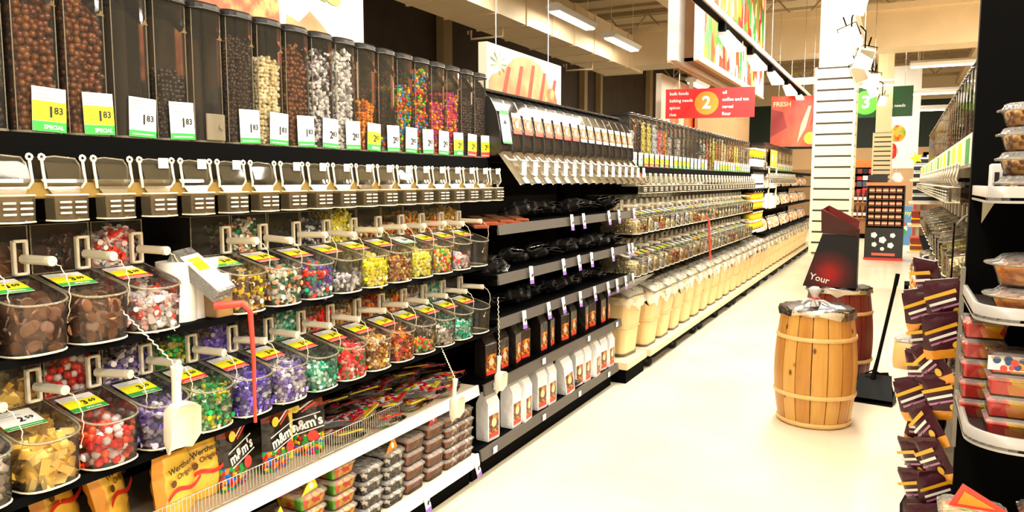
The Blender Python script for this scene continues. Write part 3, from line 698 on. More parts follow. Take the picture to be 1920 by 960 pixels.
# ------------------------------------------------------------------ bags
def pillow(mbx, w_, h_, t_, zone, M=None, nx=8, nz=12, waist=0, seed=0):
    """soft bag standing on z=0, front towards +x; width along y; zone(u, v, front)->material"""
    rng = random.Random(seed); F = []; Bk = []
    for j in range(nz + 1):
        v = j / nz
        th = t_ / 2 * (max(0, math.sin(math.pi * min(1, v * .93 + .07))) ** .55 if v < 1 else 0)
        wv = w_ * (1 - waist * math.sin(math.pi * v)) * (1 - .10 * max(0, v - .6) / .4 - .05 * max(0, .15 - v) / .15 + .03 * math.sin(v * 9 + seed))
        rf = []; rb = []
        for i in range(nx + 1):
            u = i / nx; e = max(0, 1 - abs(2 * u - 1) ** 2.6) ** .6
            x = th * e; jn = (rng.random() - .5) * t_ * .12 * (1 if 0 < i < nx else 0)
            rf.append((x + jn, (u - .5) * wv, v * h_)); rb.append((-x * .8 + jn, (u - .5) * wv, v * h_))
        F.append(rf); Bk.append(rb)
    def put(G, front):
        n = nx + 1; vs = [q for r in G for q in r]; base = len(mbx.v); T = mbx.M if M is None else mbx.M @ M
        mbx.v += [tuple(T @ Vector(q)) for q in vs]
        for j in range(nz):
            for i in range(nx):
                f = (base + j * n + i, base + j * n + i + 1, base + (j + 1) * n + i + 1, base + (j + 1) * n + i)
                mbx.f.append(f if front else f[::-1]); mbx.mi.append(mbx._m(zone((i + .5) / nx, (j + .5) / nz, front))); mbx.sm.append(True)
    put(F, True); put(Bk, False)
    return mbx
FOIL = lambda n, c, r=.28: mat(n, c, r, spec=.7, bump=.5, bscale=25)
F_BR = FOIL('bag_brown_red', (.22, .03, .012)); F_BK = FOIL('bag_black', (.012, .008, .008)); F_OR = FOIL('bag_orange', (.85, .33, .02)); F_GO = FOIL('bag_gold', (.92, .55, .06))
F_RD = FOIL('bag_red', (.7, .03, .02)); F_YL = FOIL('bag_yellow', (.95, .7, .03)); F_WH = FOIL('bag_white', (.88, .87, .86)); F_PU = mat('bag_plum', (.05, .006, .014), .4, spec=.3, bump=.4, bscale=25); F_SV = FOIL('bag_black_film', (.02, .018, .016), .13)
V_BT = vor_mat('printed_buttons', [(.8, .05, .03), (.05, .35, .1), (.95, .7, .05), (.05, .15, .7), (.9, .35, .05), (.12, .05, .03)], 85, .3)
V_BAG = vor_mat('sweets_through_film', [(.75, .05, .04), (.95, .8, .1), (.1, .45, .12), (.9, .88, .85), (.55, .05, .15), (.9, .4, .08), (.25, .1, .1)], 55, .2)
V_BAG2 = vor_mat('red_white_sweets_through_film', [(.8, .06, .08), (.9, .86, .86), (.08, .05, .06), (.85, .3, .3), (.75, .7, .72)], 60, .2)
def blob(mbx, M, pts, m, z=.0012):
    mbx.add([(x, y, z) for x, y in pts], [tuple(range(len(pts)))], m, M=M)
def circ(cx, cy, r, n=14, sy=1): return [(cx + r * math.cos(2 * math.pi * i / n), cy + r * sy * math.sin(2 * math.pi * i / n)) for i in range(n)]
# black button sweet bags on the white fronted shelf
def button_bag(loc, rz, lean, label, yellow=False):
    t = thing('sweets_bag', label, 'bag', loc, 0, 'bags of button sweets'); t.rotation_euler = (0, R(lean), R(rz))
    a = MB(); pillow(a, .135, .235, .075, lambda u, v, f: (V_BT if v < .36 else F_BK if v < .72 else F_BR), seed=len(label)); a.build('pouch', t)
    a = MB(); M = FX(.040, 0, .118) @ Matrix.Rotation(R(14), 4, 'Z')
    a.text("m&m's", .050, WHT, M @ Matrix.Scale(.9, 4, (1, 0, 0)), bold=.035); blob(a, M, [(-.062, -.027), (.062, -.027), (.062, -.023), (-.062, -.023)], WHT)
    blob(a, M, [(-.062, .026), (.062, .026), (.062, .030), (-.062, .030)], WHT); a.build('lettering', t)
    a = MB(); M = FX(.037, 0, .178)
    blob(a, M, circ(-.036, .0, .017), F_YL); blob(a, M @ Matrix.Rotation(R(35), 4, 'Z'), [(-.02, .004), (.045, .004), (.045, .010), (-.02, .010)], WHT); blob(a, M @ Matrix.Rotation(R(35), 4, 'Z'), [(-.02, -.008), (.04, -.008), (.04, -.002), (-.02, -.002)], RED)
    blob(a, FX(.041, .025, .075), circ(0, 0, .02), RED); a.build('printed_pictures', t)
    if yellow:
        a = MB(); a.loft([[(x, y, z) for x, y in ((.038, -.075), (.046, -.06), (.04, -.045), (.03, -.055))] for z in (.0, .05, .1, .16, .2)], F_YL); a.build('yellow_strip', t)
    return t
button_bag((-1.90, 1.72, .506), 12, -5, 'black bag of button sweets with white lettering, next to the gold toffee bags')
button_bag((-1.89, 1.90, .506), 4, -3, 'black bag of button sweets standing in the middle of the three')
button_bag((-1.90, 2.055, .506), -46, -4, 'black bag of button sweets with a yellow strip, last of the three', True)
# golden toffee bags
def toffee_bag(loc, rz, lean, label, dark=False):
    t = thing('toffee_bag', label, 'bag', loc, 0, 'gold bags of toffees'); t.rotation_euler = (0, R(lean), R(rz))
    a = MB(); pillow(a, .15, .235, .085, lambda u, v, f: (F_OR if v > .82 or abs(u - .5) > .42 else F_GO), seed=len(label)); a.build('pouch', t)
    a = MB(); M = FX(.044, 0, .105)
    n = 12; top = [(-.07 + .14 * i / n, -.028 + .028 * i / n + .012 * math.sin(i / n * 6.28) + .006) for i in range(n + 1)]
    blob(a, M, top + [(x, y - .013) for x, y in top[::-1]], F_RD); a.build('red_ribbon_print', t)
    a = MB(); M2 = FX(.045, 0, .142) @ Matrix.Rotation(R(8), 4, 'Z')
    a.text("Werther's", .026, INK, M2 @ Matrix.Translation((0, .018, 0)), bold=.02); a.text('Original', .024, mat('brown_ink', (.12, .04, .01), .5), M2 @ Matrix.Translation((.012, -.008, 0)), bold=.02)
    blob(a, M2, circ(-.045, -.018, .011), mat('brown_ink', (.12, .04, .01))); a.build('lettering', t)
    return t
toffee_bag((-1.88, 1.475, .506), 10, -4, 'gold bag of toffees standing foremost behind the wire fence')
toffee_bag((-1.93, 1.61, .506), -6, -3, 'gold bag of toffees behind the foremost one, beside the black bags')
toffee_bag((-1.99, 1.36, .506), 30, -14, 'gold bag of toffees leaning back in the shade of the bins')
toffee_bag((-2.06, 1.25, .506), 20, -20, 'gold bag of toffees deepest in the shade under the purple sweets bin')
# wire fence
a = MB()
def fence(y0, y1, x=-1.815, z0=.508, h=.075, label=''):
    t = thing('wire_fence', label, 'wire divider', (x, y0, z0))
    a = MB(); a.tube([(0, 0, h), (0, y1 - y0, h)], .0022, CHR, 5); a.tube([(0, 0, .004), (0, y1 - y0, .004)], .0022, CHR, 5); a.build('rail_wires', t)
    a = MB(); n = int((y1 - y0) / .0135)
    for i in range(n + 1): a.tube([(0, i * .0135, .004), (0, i * .0135, h)], .0012, CHR, 4)
    o = a.build('bars', t); return t
fence(1.30, 2.005, label='low chrome wire fence in front of the gold and black sweets bags')
fence(2.03, 2.52, label='low chrome wire fence before the bare part of the white fronted shelf')
# heaps of sweets bags lying on the white fronted shelf
rb = random.Random(11); LB = ['red and yellow', 'red, white and black', 'many coloured']
lay = []
for i in range(24):
    y = 2.22 + (i % 12) * .078 + rb.uniform(-.015, .015); x = -1.93 + rb.uniform(-.04, .05) if i < 12 else -2.10 + rb.uniform(-.03, .03)
    z = .515 + (0 if i % 3 == 0 else .028) + (0 if i < 12 else .03)
    t = thing('sweets_bag', 'clear bag of %s sweets, %s along the %s of the heap' % (LB[i % 3].replace(',', ''), ORD[i % 12], 'front' if i < 12 else 'back'), 'bag', (x, y, z + .005), 0, 'clear bags of sweets lying in a heap')
    a = MB(); m_ = (V_BAG, V_BAG2, V_BAG)[i % 3]
    pillow(a, .16, .22, .055, lambda u, v, f: m_ if .1 < v < .88 and .08 < u < .92 else FILM, seed=i, nx=8, nz=8, M=Matrix.Rotation(R(90), 4, 'Y') @ Matrix.Translation((0, 0, -.11)))
    a.build('pouch', t); a = MB(); a.box(-.10, -.075, -.07, .07, .012, .016, F_RD if i % 2 else F_YL); a.build('header_card', t)
    t.rotation_euler = (R(rb.uniform(-8, 8)), R(rb.uniform(2, 16)), R(rb.uniform(-30, 30) + 180))

# ------------------------------------------------------------------ tubs on the bottom shelf
V_GUM = vor_mat('gummy_orange_red', [(.9, .15, .02), (.95, .4, .03), (.75, .05, .03), (.2, .5, .1), (.95, .6, .1)], 45, .3)
V_BWT = vor_mat('black_white_liquorice', [(.03, .02, .03), (.85, .82, .8), (.03, .02, .03), (.3, .26, .25)], 65, .3)
V_CHO = vor_mat('brown_chocolates', [(.25, .10, .06), (.33, .15, .10), (.2, .07, .04)], 40, .3)
V_CHW = vor_mat('brown_white_chocolates', [(.25, .10, .06), (.8, .7, .6), (.33, .14, .08), (.2, .06, .03)], 45, .3)
V_BLU = vor_mat('blue_gold_sweets', [(.04, .06, .45), (.5, .4, .2), (.25, .15, .1), (.8, .75, .7)], 45, .3)
def tub(name, w_, d_, h_, fill, lid=True, bev=.02):
    t = empty(name, (0, 0, 0))
    def rr_(a_, b_, r, z, n=3):
        P = []
        for sx, sy, a0 in ((1, 1, 0), (-1, 1, 90), (-1, -1, 180), (1, -1, 270)):
            for i in range(n + 1): q = R(a0 + 90 * i / n); P.append((sx * (a_ / 2 - r) + r * math.cos(q), sy * (b_ / 2 - r) + r * math.sin(q), z))
        return P
    a = MB(); a.loft([rr_(d_ * .86, w_ * .86, bev * .7, .001), rr_(d_ * .95, w_ * .95, bev, h_ * .72)], CLR, caps=(True, False), smooth=False)
    a.loft([rr_(d_, w_, bev, h_ * .72), rr_(d_, w_, bev, h_ * .78)], CLRE, caps=(False, False)); a.build('tub', t)
    a = MB(); a.loft([rr_(d_ * .82, w_ * .82, bev * .7, .004), rr_(d_ * .91, w_ * .91, bev, h_ * .66), rr_(d_ * .7, w_ * .7, bev * .6, h_ * .80)], fill, smooth=False); a.build('filling', t)
    if lid:
        a = MB(); a.loft([rr_(d_, w_, bev, h_ * .79), rr_(d_ * .93, w_ * .93, bev, h_ * .84), rr_(d_ * .86, w_ * .86, bev, h_ * .97), rr_(d_ * .8, w_ * .8, bev, h_ * .985)], FILM, caps=(False, True)); a.build('lid', t)
    return t
cols = [(1.84, V_BLU, 3, .060, 'blue and gold sweets'), (2.00, V_GUM, 4, .060, 'red and orange gummies'), (2.17, V_GUM, 5, .058, 'orange gummies with green'), (2.34, V_BWT, 4, .055, 'black and white liquorice'), (2.49, V_BWT, 4, .058, 'liquorice allsorts'), (2.64, V_CHO, 4, .062, 'brown chocolates'), (2.80, V_CHO, 4, .064, 'large brown chocolates'), (2.95, V_CHW, 5, .05, 'brown and white chocolates'), (3.07, V_CHW, 5, .05, 'white topped chocolates')]
protos = {}
for ci, (y, fm, n, h_, what) in enumerate(cols):
    k_ = (fm.name, h_)
    if k_ not in protos: protos[k_] = tub('sweets_tub', .14, .15, h_, fm, bev=.022)
    for j in range(n):
        lv = ('lowest', 'second', 'third', 'fourth', 'fifth')[j] if j < n - 1 else 'topmost'
        t = dup(protos[k_], (-1.885 + .004 * (j % 2), y, .162 + j * h_)); tag(t, 'clear tub of %s, %s of the %s bottom shelf stack' % (what, lv, ORD[ci]), 'tub', 'stacked tubs on the bottom shelf')
    zt = .162 + n * h_
    if ci in (0, 1, 2, 4, 6):
        cm = [F_YL, F_YL, mat('card_magenta', (.8, .05, .3), .4), ORG, None, F_OR, F_RD][ci] or ORG
        a = MB(); a.prism([(-.05, 0), (.05, 0), (.035, .055)], 'x', 0, .003, cm); blob(a, FX(.0035, .01, .02), circ(0, 0, .012), WHT)
        o = a.build('topper_card'); o.location = (-1.83, y - .01, zt - .004); o.rotation_euler = (0, R(-12), R(8)); tag(o, '%s pointed card standing on the %s tub stack' % (['yellow and blue', 'yellow', 'magenta', 'x', 'orange', 'x', 'red'][ci], ORD[ci]), 'card')
for p_ in protos.values(): kill(p_)

# ------------------------------------------------------------------ coffee section
def coffee_dispenser():
    t = empty('coffee_dispenser', (0, 0, 0))
    prof = [(-.28, .31), (-.10, .305), (-.04, .27), (-.008, .21), (.012, .12), (.016, .03), (-.02, 0), (-.28, 0)]
    a = MB()
    for s in (-1, 1): a.prism(prof, 'y', s * .058 - .003, s * .058 + .003, mat('smoked_side', (.02, .018, .016), .3))
    a.build('side_panel', t)
    a = MB(); a.loft([[(x, y, z) for x, z in prof[1:7]] for y in (-.055, .055)], CLR, close=False, caps=(False, False), smooth=False); a.build('curved_front', t)
    a = MB(); a.prism([(-.27, .2), (-.04, .20), (-.012, .14), (.004, .05), (-.03, .01), (-.27, .01)], 'y', -.053, .053, vor_mat('coffee_bean_fill', [(.045, .02, .01), (.07, .03, .015), (.025, .012, .006)], 110, .35)); a.build('coffee', t)
    a = MB(); a.box(-.29, -.08, -.062, .062, .305, .32, CAP, bev=.004); a.build('lid', t)
    a = MB(); a.loft([[(x0, -w_, z0), (x0, w_, z0), (x0 - .03, w_, z0 - .01), (x0 - .03, -w_, z0 - .01)] for x0, z0, w_ in ((.02, .02, .034), (.07, -.05, .026), (.13, -.13, .022))], CLRE, caps=(False, True)); a.build('spout', t)
    a = MB(); a.box(.125, .134, -.018, .018, -.135, -.07, WHT, M=Matrix.Translation((-.02, 0, .04)) @ Matrix.Rotation(0, 4, 'Y'), bev=.002); a.tube([(.025, -.04, .0), (.05, -.04, -.02), (.05, .04, -.02), (.025, .04, 0)], .004, WHT); a.build('pull_lever', t)
    return t
cd = coffee_dispenser(); PC = 2.0 / 16
LBR = vor_mat('label_picture', [(.3, .12, .05), (.12, .05, .03), (.5, .25, .1), (.05, .02, .02)], 70, .4, bump=0)
def cof_label(kind):
    a = MB(); M = Matrix.Translation((.007, 0, .16)) @ Matrix.Rotation(R(-9), 4, 'Y') @ FX(.0, 0, 0)
    def q(y0, y1, m, e=0): a.add([(-.046, y0, e), (.046, y0, e), (.046, y1, e), (-.046, y1, e)], [(0, 1, 2, 3)], m, M=M)
    if kind == 't':
        q(-.10, .05, PAP); q(.035, .055, GRN, .001); blob(a, M, [(-.02, -.01), (.02, -.01), (.0, .012)], INK, .001); q(-.105, -.095, GRN, .001)
    else:
        q(.028, .05, PAP); q(-.035, .028, LBR); q(-.052, -.035, {'r': RED, 'w': PAP}[kind]); blob(a, M, circ(0, -.005, .02), mat('cup_print', (.75, .55, .3)), .001)
    return a.build('label')
cl_ = {k: cof_label(k) for k in 'trw'}
for i in range(16):
    t = dup(cd, (-1.70, 3.235 + PC * i, 1.622)); tag(t, 'curved front coffee bean dispenser with dark sides, %s from the sweets towers' % ORD[i], 'coffee dispenser', 'coffee bean dispensers')
    q = cl_['t' if i == 0 else 'r' if i < 8 else 'w'].copy(); COL.objects.link(q); q.parent = t
for q in list(cl_.values()): bpy.data.objects.remove(q)
kill(cd)
# black film bags heaped on the middle shelves
rb = random.Random(5)
def film_bag():
    t = empty('film_bag', (0, 0, 0)); a = MB()
    pillow(a, .12, .18, .07, lambda u, v, f: (F_SV if (int(u * 7) * 3 + int(v * 9) * 2) % 3 else mat('painted_silver_glint', (.22, .21, .21), .15, metal=.7, bump=.8, bscale=40)), seed=4, M=Matrix.Rotation(R(90), 4, 'Y') @ Matrix.Translation((0, 0, -.09))); a.build('pouch', t)  # glints on the black film are painted in as silver cells
    a = MB(); a.box(-.093, -.075, -.05, .05, -.002, .002, F_SV); a.build('seal', t); return t
fb = film_bag()
for si, (z, y0, n, nm) in enumerate(((1.295, 3.62, 13, 'top'), (1.055, 3.40, 15, 'middle'), (.84, 3.4, 14, 'lower'))):
    for i in range(n):
        y = y0 + i * .115 + rb.uniform(-.02, .02)
        t = dup(fb, (-1.86 + rb.uniform(-.05, .05), y, z + .04 + (i % 2) * .022), rot=(R(rb.uniform(-10, 10)), R(rb.uniform(-2, 22)), R(180 + rb.uniform(-40, 40))))
        tag(t, 'crinkled black film bag, %s from the sweets end on the %s coffee shelf' % (ORD[i], nm), 'bag', 'black film bags')
for i in range(5):
    t = dup(fb, (-1.80 + rb.uniform(-.03, .03), 3.26 + i * .02, 1.11 - i * .02), rot=(0, R(10 + 8 * i), R(180 + 20 * i)), scale=(.8, .8, .8)); tag(t, 'small black bag hanging over the middle coffee shelf end, %s of the bunch' % ORD[i], 'bag', 'black film bags')
kill(fb)
# brown wafer slabs
SLB = mat('wafer_wrap', (.15, .06, .025), .3, noise=.4, nscale=25)
for i in range(6):
    a = MB(); a.box(-.13, .10, -.035, .035, 0, .014, SLB, bev=.004); a.box(.08, .10, -.036, .036, .002, .016, mat('wafer_red_end', (.4, .08, .03), .4))
    o = a.build('wafer_slab'); o.location = (-1.80, 3.12 + .085 * i, 1.292 + .010 * (i % 2)); o.rotation_euler = (0, R(6), R(-38))
    tag(o, 'long brown wrapped wafer slab lying aslant over the coffee shelf end, %s of six' % ORD[i], 'wafer', 'wrapped wafer slabs')
# hanging price tickets
def ticket(loc, label, h_=.092, tilt=0):
    a = MB(); price_card(a, FX(0, 0, -h_ / 2), .042, h_, 'p', '499', 1.0); o = a.build('price_ticket'); o.location = loc; o.rotation_euler = (R(tilt), R(-8), 0)
    return tag(o, label, 'price ticket', 'price tickets')
for z, ys, nm in ((1.315, (4.04, 4.22, 4.66, 4.86, 5.18), 'top coffee shelf'), (1.07, (3.50, 3.92, 4.15, 4.36, 4.74, 5.08, 5.16), 'middle coffee shelf'), (.85, (3.42, 3.72, 3.92, 4.18, 4.42, 4.66, 4.84, 5.02, 5.18), 'lower coffee shelf')):
    for i, y in enumerate(ys): ticket((-1.681, y, z - .005), 'white price ticket with purple foot hanging from the %s, %s along' % (nm, ORD[i]), tilt=(i % 3 - 1) * 4)
for i, y in enumerate((1.92, 2.29, 2.66, 3.10)): ticket((-1.783, y, .15), 'white price ticket hanging below the tub shelf, %s along' % ORD[i], .09, (i - 1) * 6)
for i, (y, z) in enumerate(((3.27, .495), (3.85, .495), (4.55, .495), (5.10, .495), (3.30, .15), (3.9, .15), (4.45, .15), (5.0, .15))):
    a = MB(); a.box(0, .002, -.02, .02, -.03, .004, PAP); o = a.build('shelf_label'); o.location = (-1.765 if z > .3 else -1.785, y, z); tag(o, 'small white label on the %s grey coffee shelf lip, %s along' % ('upper' if z > .3 else 'lowest', ORD[i % 4]), 'label', 'small shelf labels')
# peg bags under the lower lip: wiry black bags; coffee packs
def coffee_pack(w_, h_, d_, body, face, foot, white=False):
    t = empty('coffee_pack', (0, 0, 0)); a = MB()
    a.loft([[(x * k, y * q, z) for x, y in ((-d_ / 2, -w_ / 2), (d_ / 2, -w_ / 2), (d_ / 2, w_ / 2), (-d_ / 2, w_ / 2))] for z, k, q in ((0, .95, .97), (h_ * .05, 1, 1), (h_ * .72, 1, 1), (h_ * .90, .35, .98), (h_, .06, .98))], body); a.build('pouch', t)
    a = MB(); M = FX(d_ / 2 + .001, 0, 0)
    a.add([(-w_ * .42, h_ * .08, 0), (w_ * .42, h_ * .08, 0), (w_ * .42, h_ * .5, 0), (-w_ * .42, h_ * .5, 0)], [(0, 1, 2, 3)], face, M=M)
    a.add([(-w_ * .42, h_ * .06, .0006), (w_ * .42, h_ * .06, .0006), (w_ * .42, h_ * .14, .0006), (-w_ * .42, h_ * .14, .0006)], [(0, 1, 2, 3)], foot, M=M)
    blob(a, M, circ(0, h_ * .34, w_ * .22), mat('cup_print', (.75, .55, .3))); a.build('printed_label', t)
    a = MB(); a.box(-.004, .004, -w_ / 2, w_ / 2, h_ * .97, h_ * 1.0, body); a.build('folded_top', t); return t
W1 = coffee_pack(.105, .27, .075, F_WH, LBR, RED); B1 = coffee_pack(.095, .235, .07, F_BK, vor_mat('orange_label_picture', [(.6, .2, .05), (.2, .05, .02), (.8, .45, .15), (.1, .03, .02)], 70, .4, bump=0), RED)
for i, y in enumerate((3.36, 3.60, 3.72, 3.96, 4.08, 4.34, 4.54, 4.66, 4.82, 5.00, 5.13)):
    t = dup(W1, (-1.86 + .012 * (i % 3), y, .167), rz=R((i % 3 - 1) * 6)); tag(t, 'white coffee pack with red foot, %s along the bottom shelf from the sweets' % ORD[i], 'coffee pack', 'white coffee packs')
    if i == 5: t.rotation_euler = (R(12), 0, R(-8))
for i, y in enumerate((3.34, 3.50, 3.64, 3.76, 3.98, 4.12, 4.30, 4.46, 4.66, 4.80, 4.98, 5.12)):
    t = dup(B1, (-1.86 - .01 * (i % 2), y, .502), rz=R((i % 3 - 1) * 9)); tag(t, 'black coffee pack with orange picture, %s along its shelf from the sweets' % ORD[i], 'coffee pack', 'black coffee packs')
kill(W1); kill(B1)
a = MB(); pillow(a, .10, .16, .05, lambda u, v, f: F_SV, seed=2, M=Matrix.Rotation(R(80), 4, 'Y') @ Matrix.Translation((0, 0, -.08))); o = a.build('dark_pouch'); o.location = (-1.86, 4.44, .20); tag(o, 'flat dark pouch lying among the white coffee packs', 'bag')

# ------------------------------------------------------------------ things among the bins
def hang_scoop(name, loc, label, s=1., rz=0, ch=.2, cord_top=None):
    t = thing(name, label, 'scoop', loc, R(rz))
    a = MB(); w2, L_ = .034 * s, .10 * s
    def prof(k, d): return [(d * .028 * s, -w2 * k, 0), (-.0, -w2 * k, 0), (-.012 * s * k, -w2 * k * .7, 0), (-.016 * s * k, 0, 0), (-.012 * s * k, w2 * k * .7, 0), (0, w2 * k, 0), (d * .028 * s, w2 * k, 0)]
    o_ = [[(x, y, z) for x, y, _ in prof(k, d)] for z, k, d in ((0, .55, 1), (-.012 * s, 1, 1), (-L_ * .7, 1.08, .8), (-L_, .85, .1))]
    i_ = [[(x + .003, y * .93, z + .001) for x, y, z in r] for r in o_]
    a.loft(o_, SCP, close=False, caps=(False, False), smooth=True); a.loft(i_, SCP, close=False, caps=(False, False), smooth=True)
    for q in range(3):
        a.add([o_[q][0], o_[q + 1][0], i_[q + 1][0], i_[q][0]], [(0, 1, 2, 3)], SCP); a.add([o_[q][-1], o_[q + 1][-1], i_[q + 1][-1], i_[q][-1]], [(0, 1, 2, 3)], SCP)
    a.add(o_[0], [tuple(range(7))], SCP); a.build('blade', t)
    a = MB(); a.tube([(-.004, 0, -.004), (-.002, 0, .04 * s), (.002, 0, .075 * s)], .011 * s, SCP, 8, rs=[.010 * s, .009 * s, .0125 * s]); a.build('handle', t)
    a = MB(); n = 40; top = Vector(cord_top) - Vector(loc); b_ = Vector((.002, 0, .075 * s))
    a.tube([tuple(b_.lerp(top, i / n) + Vector((.0028 * math.cos(i * 1.9), .0028 * math.sin(i * 1.9), 0))) for i in range(n + 1)], .0018, SCP, 5); a.build('coiled_cord', t)
    return t
hang_scoop('hanging_scoop', (-1.57, 1.252, .955), 'large ivory scoop hanging on a coiled cord in front of the purple sweets bin', 1.22, 0, cord_top=(-1.69, 1.19, 1.195))
hang_scoop('hanging_scoop', (-1.63, 2.66, .60), 'ivory scoop hanging low over the white fronted shelf edge', 1.0, 0, cord_top=(-1.695, 2.66, .80))
hang_scoop('hanging_scoop', (-1.66, 3.11, .60), 'ivory scoop hanging at the corner between sweets and coffee packs', 1.0, 0, cord_top=(-1.66, 3.10, .96))
# roll of bags and leaflet holder in the gap of the upper row
t = thing('bag_roll', 'white roll of bags standing in the gap of the upper bin row', 'roll', (-1.79, 1.44, 1.113))
a = MB(); a.lathe([(.052, 0), (.052, .165)], PAP, 24); a.build('roll', t); a = MB(); a.box(0, .003, .0, .085, 0, .168, PAP, M=Matrix.Translation((.035, .03, 0))); a.build('loose_end', t)
a = MB(); a.tube([(.0, 0, .165), (0, 0, .18)], .012, CRM); a.build('core', t)
t = thing('bag_dispenser', 'clear slanted bag dispenser with a white card, sticking out of the upper bin row', 'dispenser', (-1.78, 1.47, 1.255))
t.scale = (.72, .72, .72)
a = MB(); a.M = Matrix.Rotation(R(38), 4, 'Y') @ Matrix.Rotation(R(10), 4, 'Z')
a.box(-.06, .19, -.05, .05, .0, .003, FILM); a.box(-.06, .19, -.05, -.047, 0, .05, FILM); a.box(-.06, .19, .047, .05, 0, .05, FILM); a.box(-.06, .19, -.05, .05, .05, .052, FILM); a.build('clear_case', t)
a = MB(); a.M = Matrix.Rotation(R(38), 4, 'Y') @ Matrix.Rotation(R(10), 4, 'Z'); a.box(-.02, .18, -.048, .048, .053, .055, PAP); a.box(.0, .07, -.03, .03, .055, .0555, YEL); a.box(.0, .18, -.04, .04, .01, .03, FILM); a.build('printed_card', t)
t = thing('paper_stack', 'white paper slips in a brown holder beside the bag roll', 'holder', (-1.73, 1.53, 1.113))
a = MB(); a.box(-.03, .03, -.03, .03, 0, .085, mat('brown_holder', (.3, .17, .06), .3), bev=.004); a.build('holder', t); a = MB(); a.box(-.026, .026, -.026, .026, .08, .125, PAP); a.build('slips', t)
t = thing('red_strap', 'red plastic strap hanging from the upper shelf over the green mints bin', 'strap', (0, 0, 0))
a = MB(); pp = [(-1.66, 1.455, 1.16), (-1.60, 1.50, 1.165), (-1.595, 1.52, 1.14), (-1.598, 1.53, 1.0), (-1.60, 1.53, .9), (-1.60, 1.53, .82)]
a.tube(pp, .006, RED, 6, rs=[.011, .010, .008, .006, .005, .005]); a.build('strap', t)
t = thing('red_strap', 'thin red strap hanging between the far grains bins', 'strap', (0, 0, 0))
a = MB(); a.tube([(-1.62, 7.15, 1.16), (-1.60, 7.2, 1.14), (-1.60, 7.26, .95), (-1.60, 7.3, .76)], .010, RED, 6); a.build('strap', t)

# ------------------------------------------------------------------ rolling dollies with tall tubs
DECK = mat('beige_deck', (.74, .60, .38), .4)
TUBC = mat('cream_bin_plastic', (.80, .58, .27), .4, noise=.05, nscale=4)
for i in range(7):
    y0 = 5.80 + i * 1.75; L_ = 1.70
    t = thing('rolling_dolly', 'beige rolling dolly under the tall cream tubs, %s from the coffee section' % ORD[i], 'dolly', (-1.92, y0, 0), 0, 'rolling dollies')
    a = MB(); a.box(-.25, .20, 0, L_, .105, .165, DECK, bev=.006); a.build('deck', t)
    a = MB(); a.box(-.24, .19, .01, L_ - .01, .085, .106, BLK); a.build('frame', t)
    for yy in (.10, L_ / 2, L_ - .10):
        for xx in (-.18, .14):
            a = MB(); a.cyl((xx, yy - .015, .045), (xx, yy + .015, .045), .045, RUB, 16); a.box(xx - .02, xx + .02, yy - .022, yy - .017, .04, .09, CHR); a.box(xx - .02, xx + .02, yy + .017, yy + .022, .04, .09, CHR); a.build('caster', t)
    for k in range(int(L_ / .35)):
        pass
def tall_tub(seed):
    t = empty('tall_tub', (0, 0, 0))
    def sq(hw, hd, z, r=.05, x0=0, n=4):
        P = []
        for sx, sy, a0 in ((1, 1, 0), (-1, 1, 90), (-1, -1, 180), (1, -1, 270)):
            for i in range(n + 1): q = R(a0 + 90 * i / n); P.append((x0 + sx * (hd - r) + r * math.cos(q), sy * (hw - r) + r * math.sin(q), z))
        return P
    a = MB(); a.loft([sq(.125, .12, 0, .045), sq(.128, .123, .012, .045), sq(.145, .14, .20), sq(.146, .143, .205), sq(.165, .165, .39), sq(.172, .172, .395), sq(.172, .172, .41)], TUBC, caps=(True, False), smooth=False)
    a.box(-.001 + .138, .170, -.003, .003, .02, .38, mat('tub_seam', (.55, .45, .27), .5), M=Matrix.Rotation(0, 4, 'Y')) if False else None
    a.build('body', t)
    a = MB(); a.loft([sq(.132, .127, .0, .045), sq(.134, .129, .022, .045)], mat('dark_tub_foot', (.10, .07, .05), .5), caps=(False, False)); a.tube(sq(.150, .147, .20), .004, TUBC, 5, close=True); a.build('foot_band', t)
    a = MB(); a.loft([sq(.155, .155, .33), sq(.14, .14, .375)], mat('oat_fill', (.72, .58, .34), .8, noise=.3, nscale=80), caps=(False, True)); a.build('filling', t)
    # sloped clear lid and crumpled film cover
    a = MB(); a.add([(.172, -.165, .415), (.172, .165, .415), (-.172, .165, .52), (-.172, -.165, .52)], [(0, 1, 2, 3)], CLRE); a.tube([(.175, -.168, .415), (.175, .168, .415), (-.172, .168, .525), (-.172, -.168, .525)], .006, CLRE, 5, close=True)
    a.add([(.172, -.165, .41), (-.172, -.165, .41), (-.172, -.165, .52)], [(0, 1, 2)], CLR); a.add([(.172, .165, .41), (-.172, .165, .41), (-.172, .165, .52)], [(0, 1, 2)], CLR); a.build('lid', t)
    rng = random.Random(seed); a = MB(); n = 9; G = []
    for i in range(n + 1):
        row = []
        for j in range(n + 1):
            u, v = i / n * 2 - 1, j / n * 2 - 1; e = max(abs(u), abs(v))
            x = u * .192; y = v * .185; z = .425 + .05 * (1 - u) + .03 * rng.random() + (0 if e < .99 else -.06 - .07 * rng.random())
            if e > .99: x *= 1.03 - .04 * rng.random(); y *= 1.02 - .03 * rng.random()
            row.append((x, y, z))
        G.append(row)
    vs = [q for r in G for q in r]; m_ = n + 1
    a.add(vs, [(i * m_ + j, (i + 1) * m_ + j, (i + 1) * m_ + j + 1, i * m_ + j + 1) for i in range(n) for j in range(n)], FILM2, smooth=True); a.build('film_cover', t)
    return t
tt = [tall_tub(s_) for s_ in (1, 2, 3)]
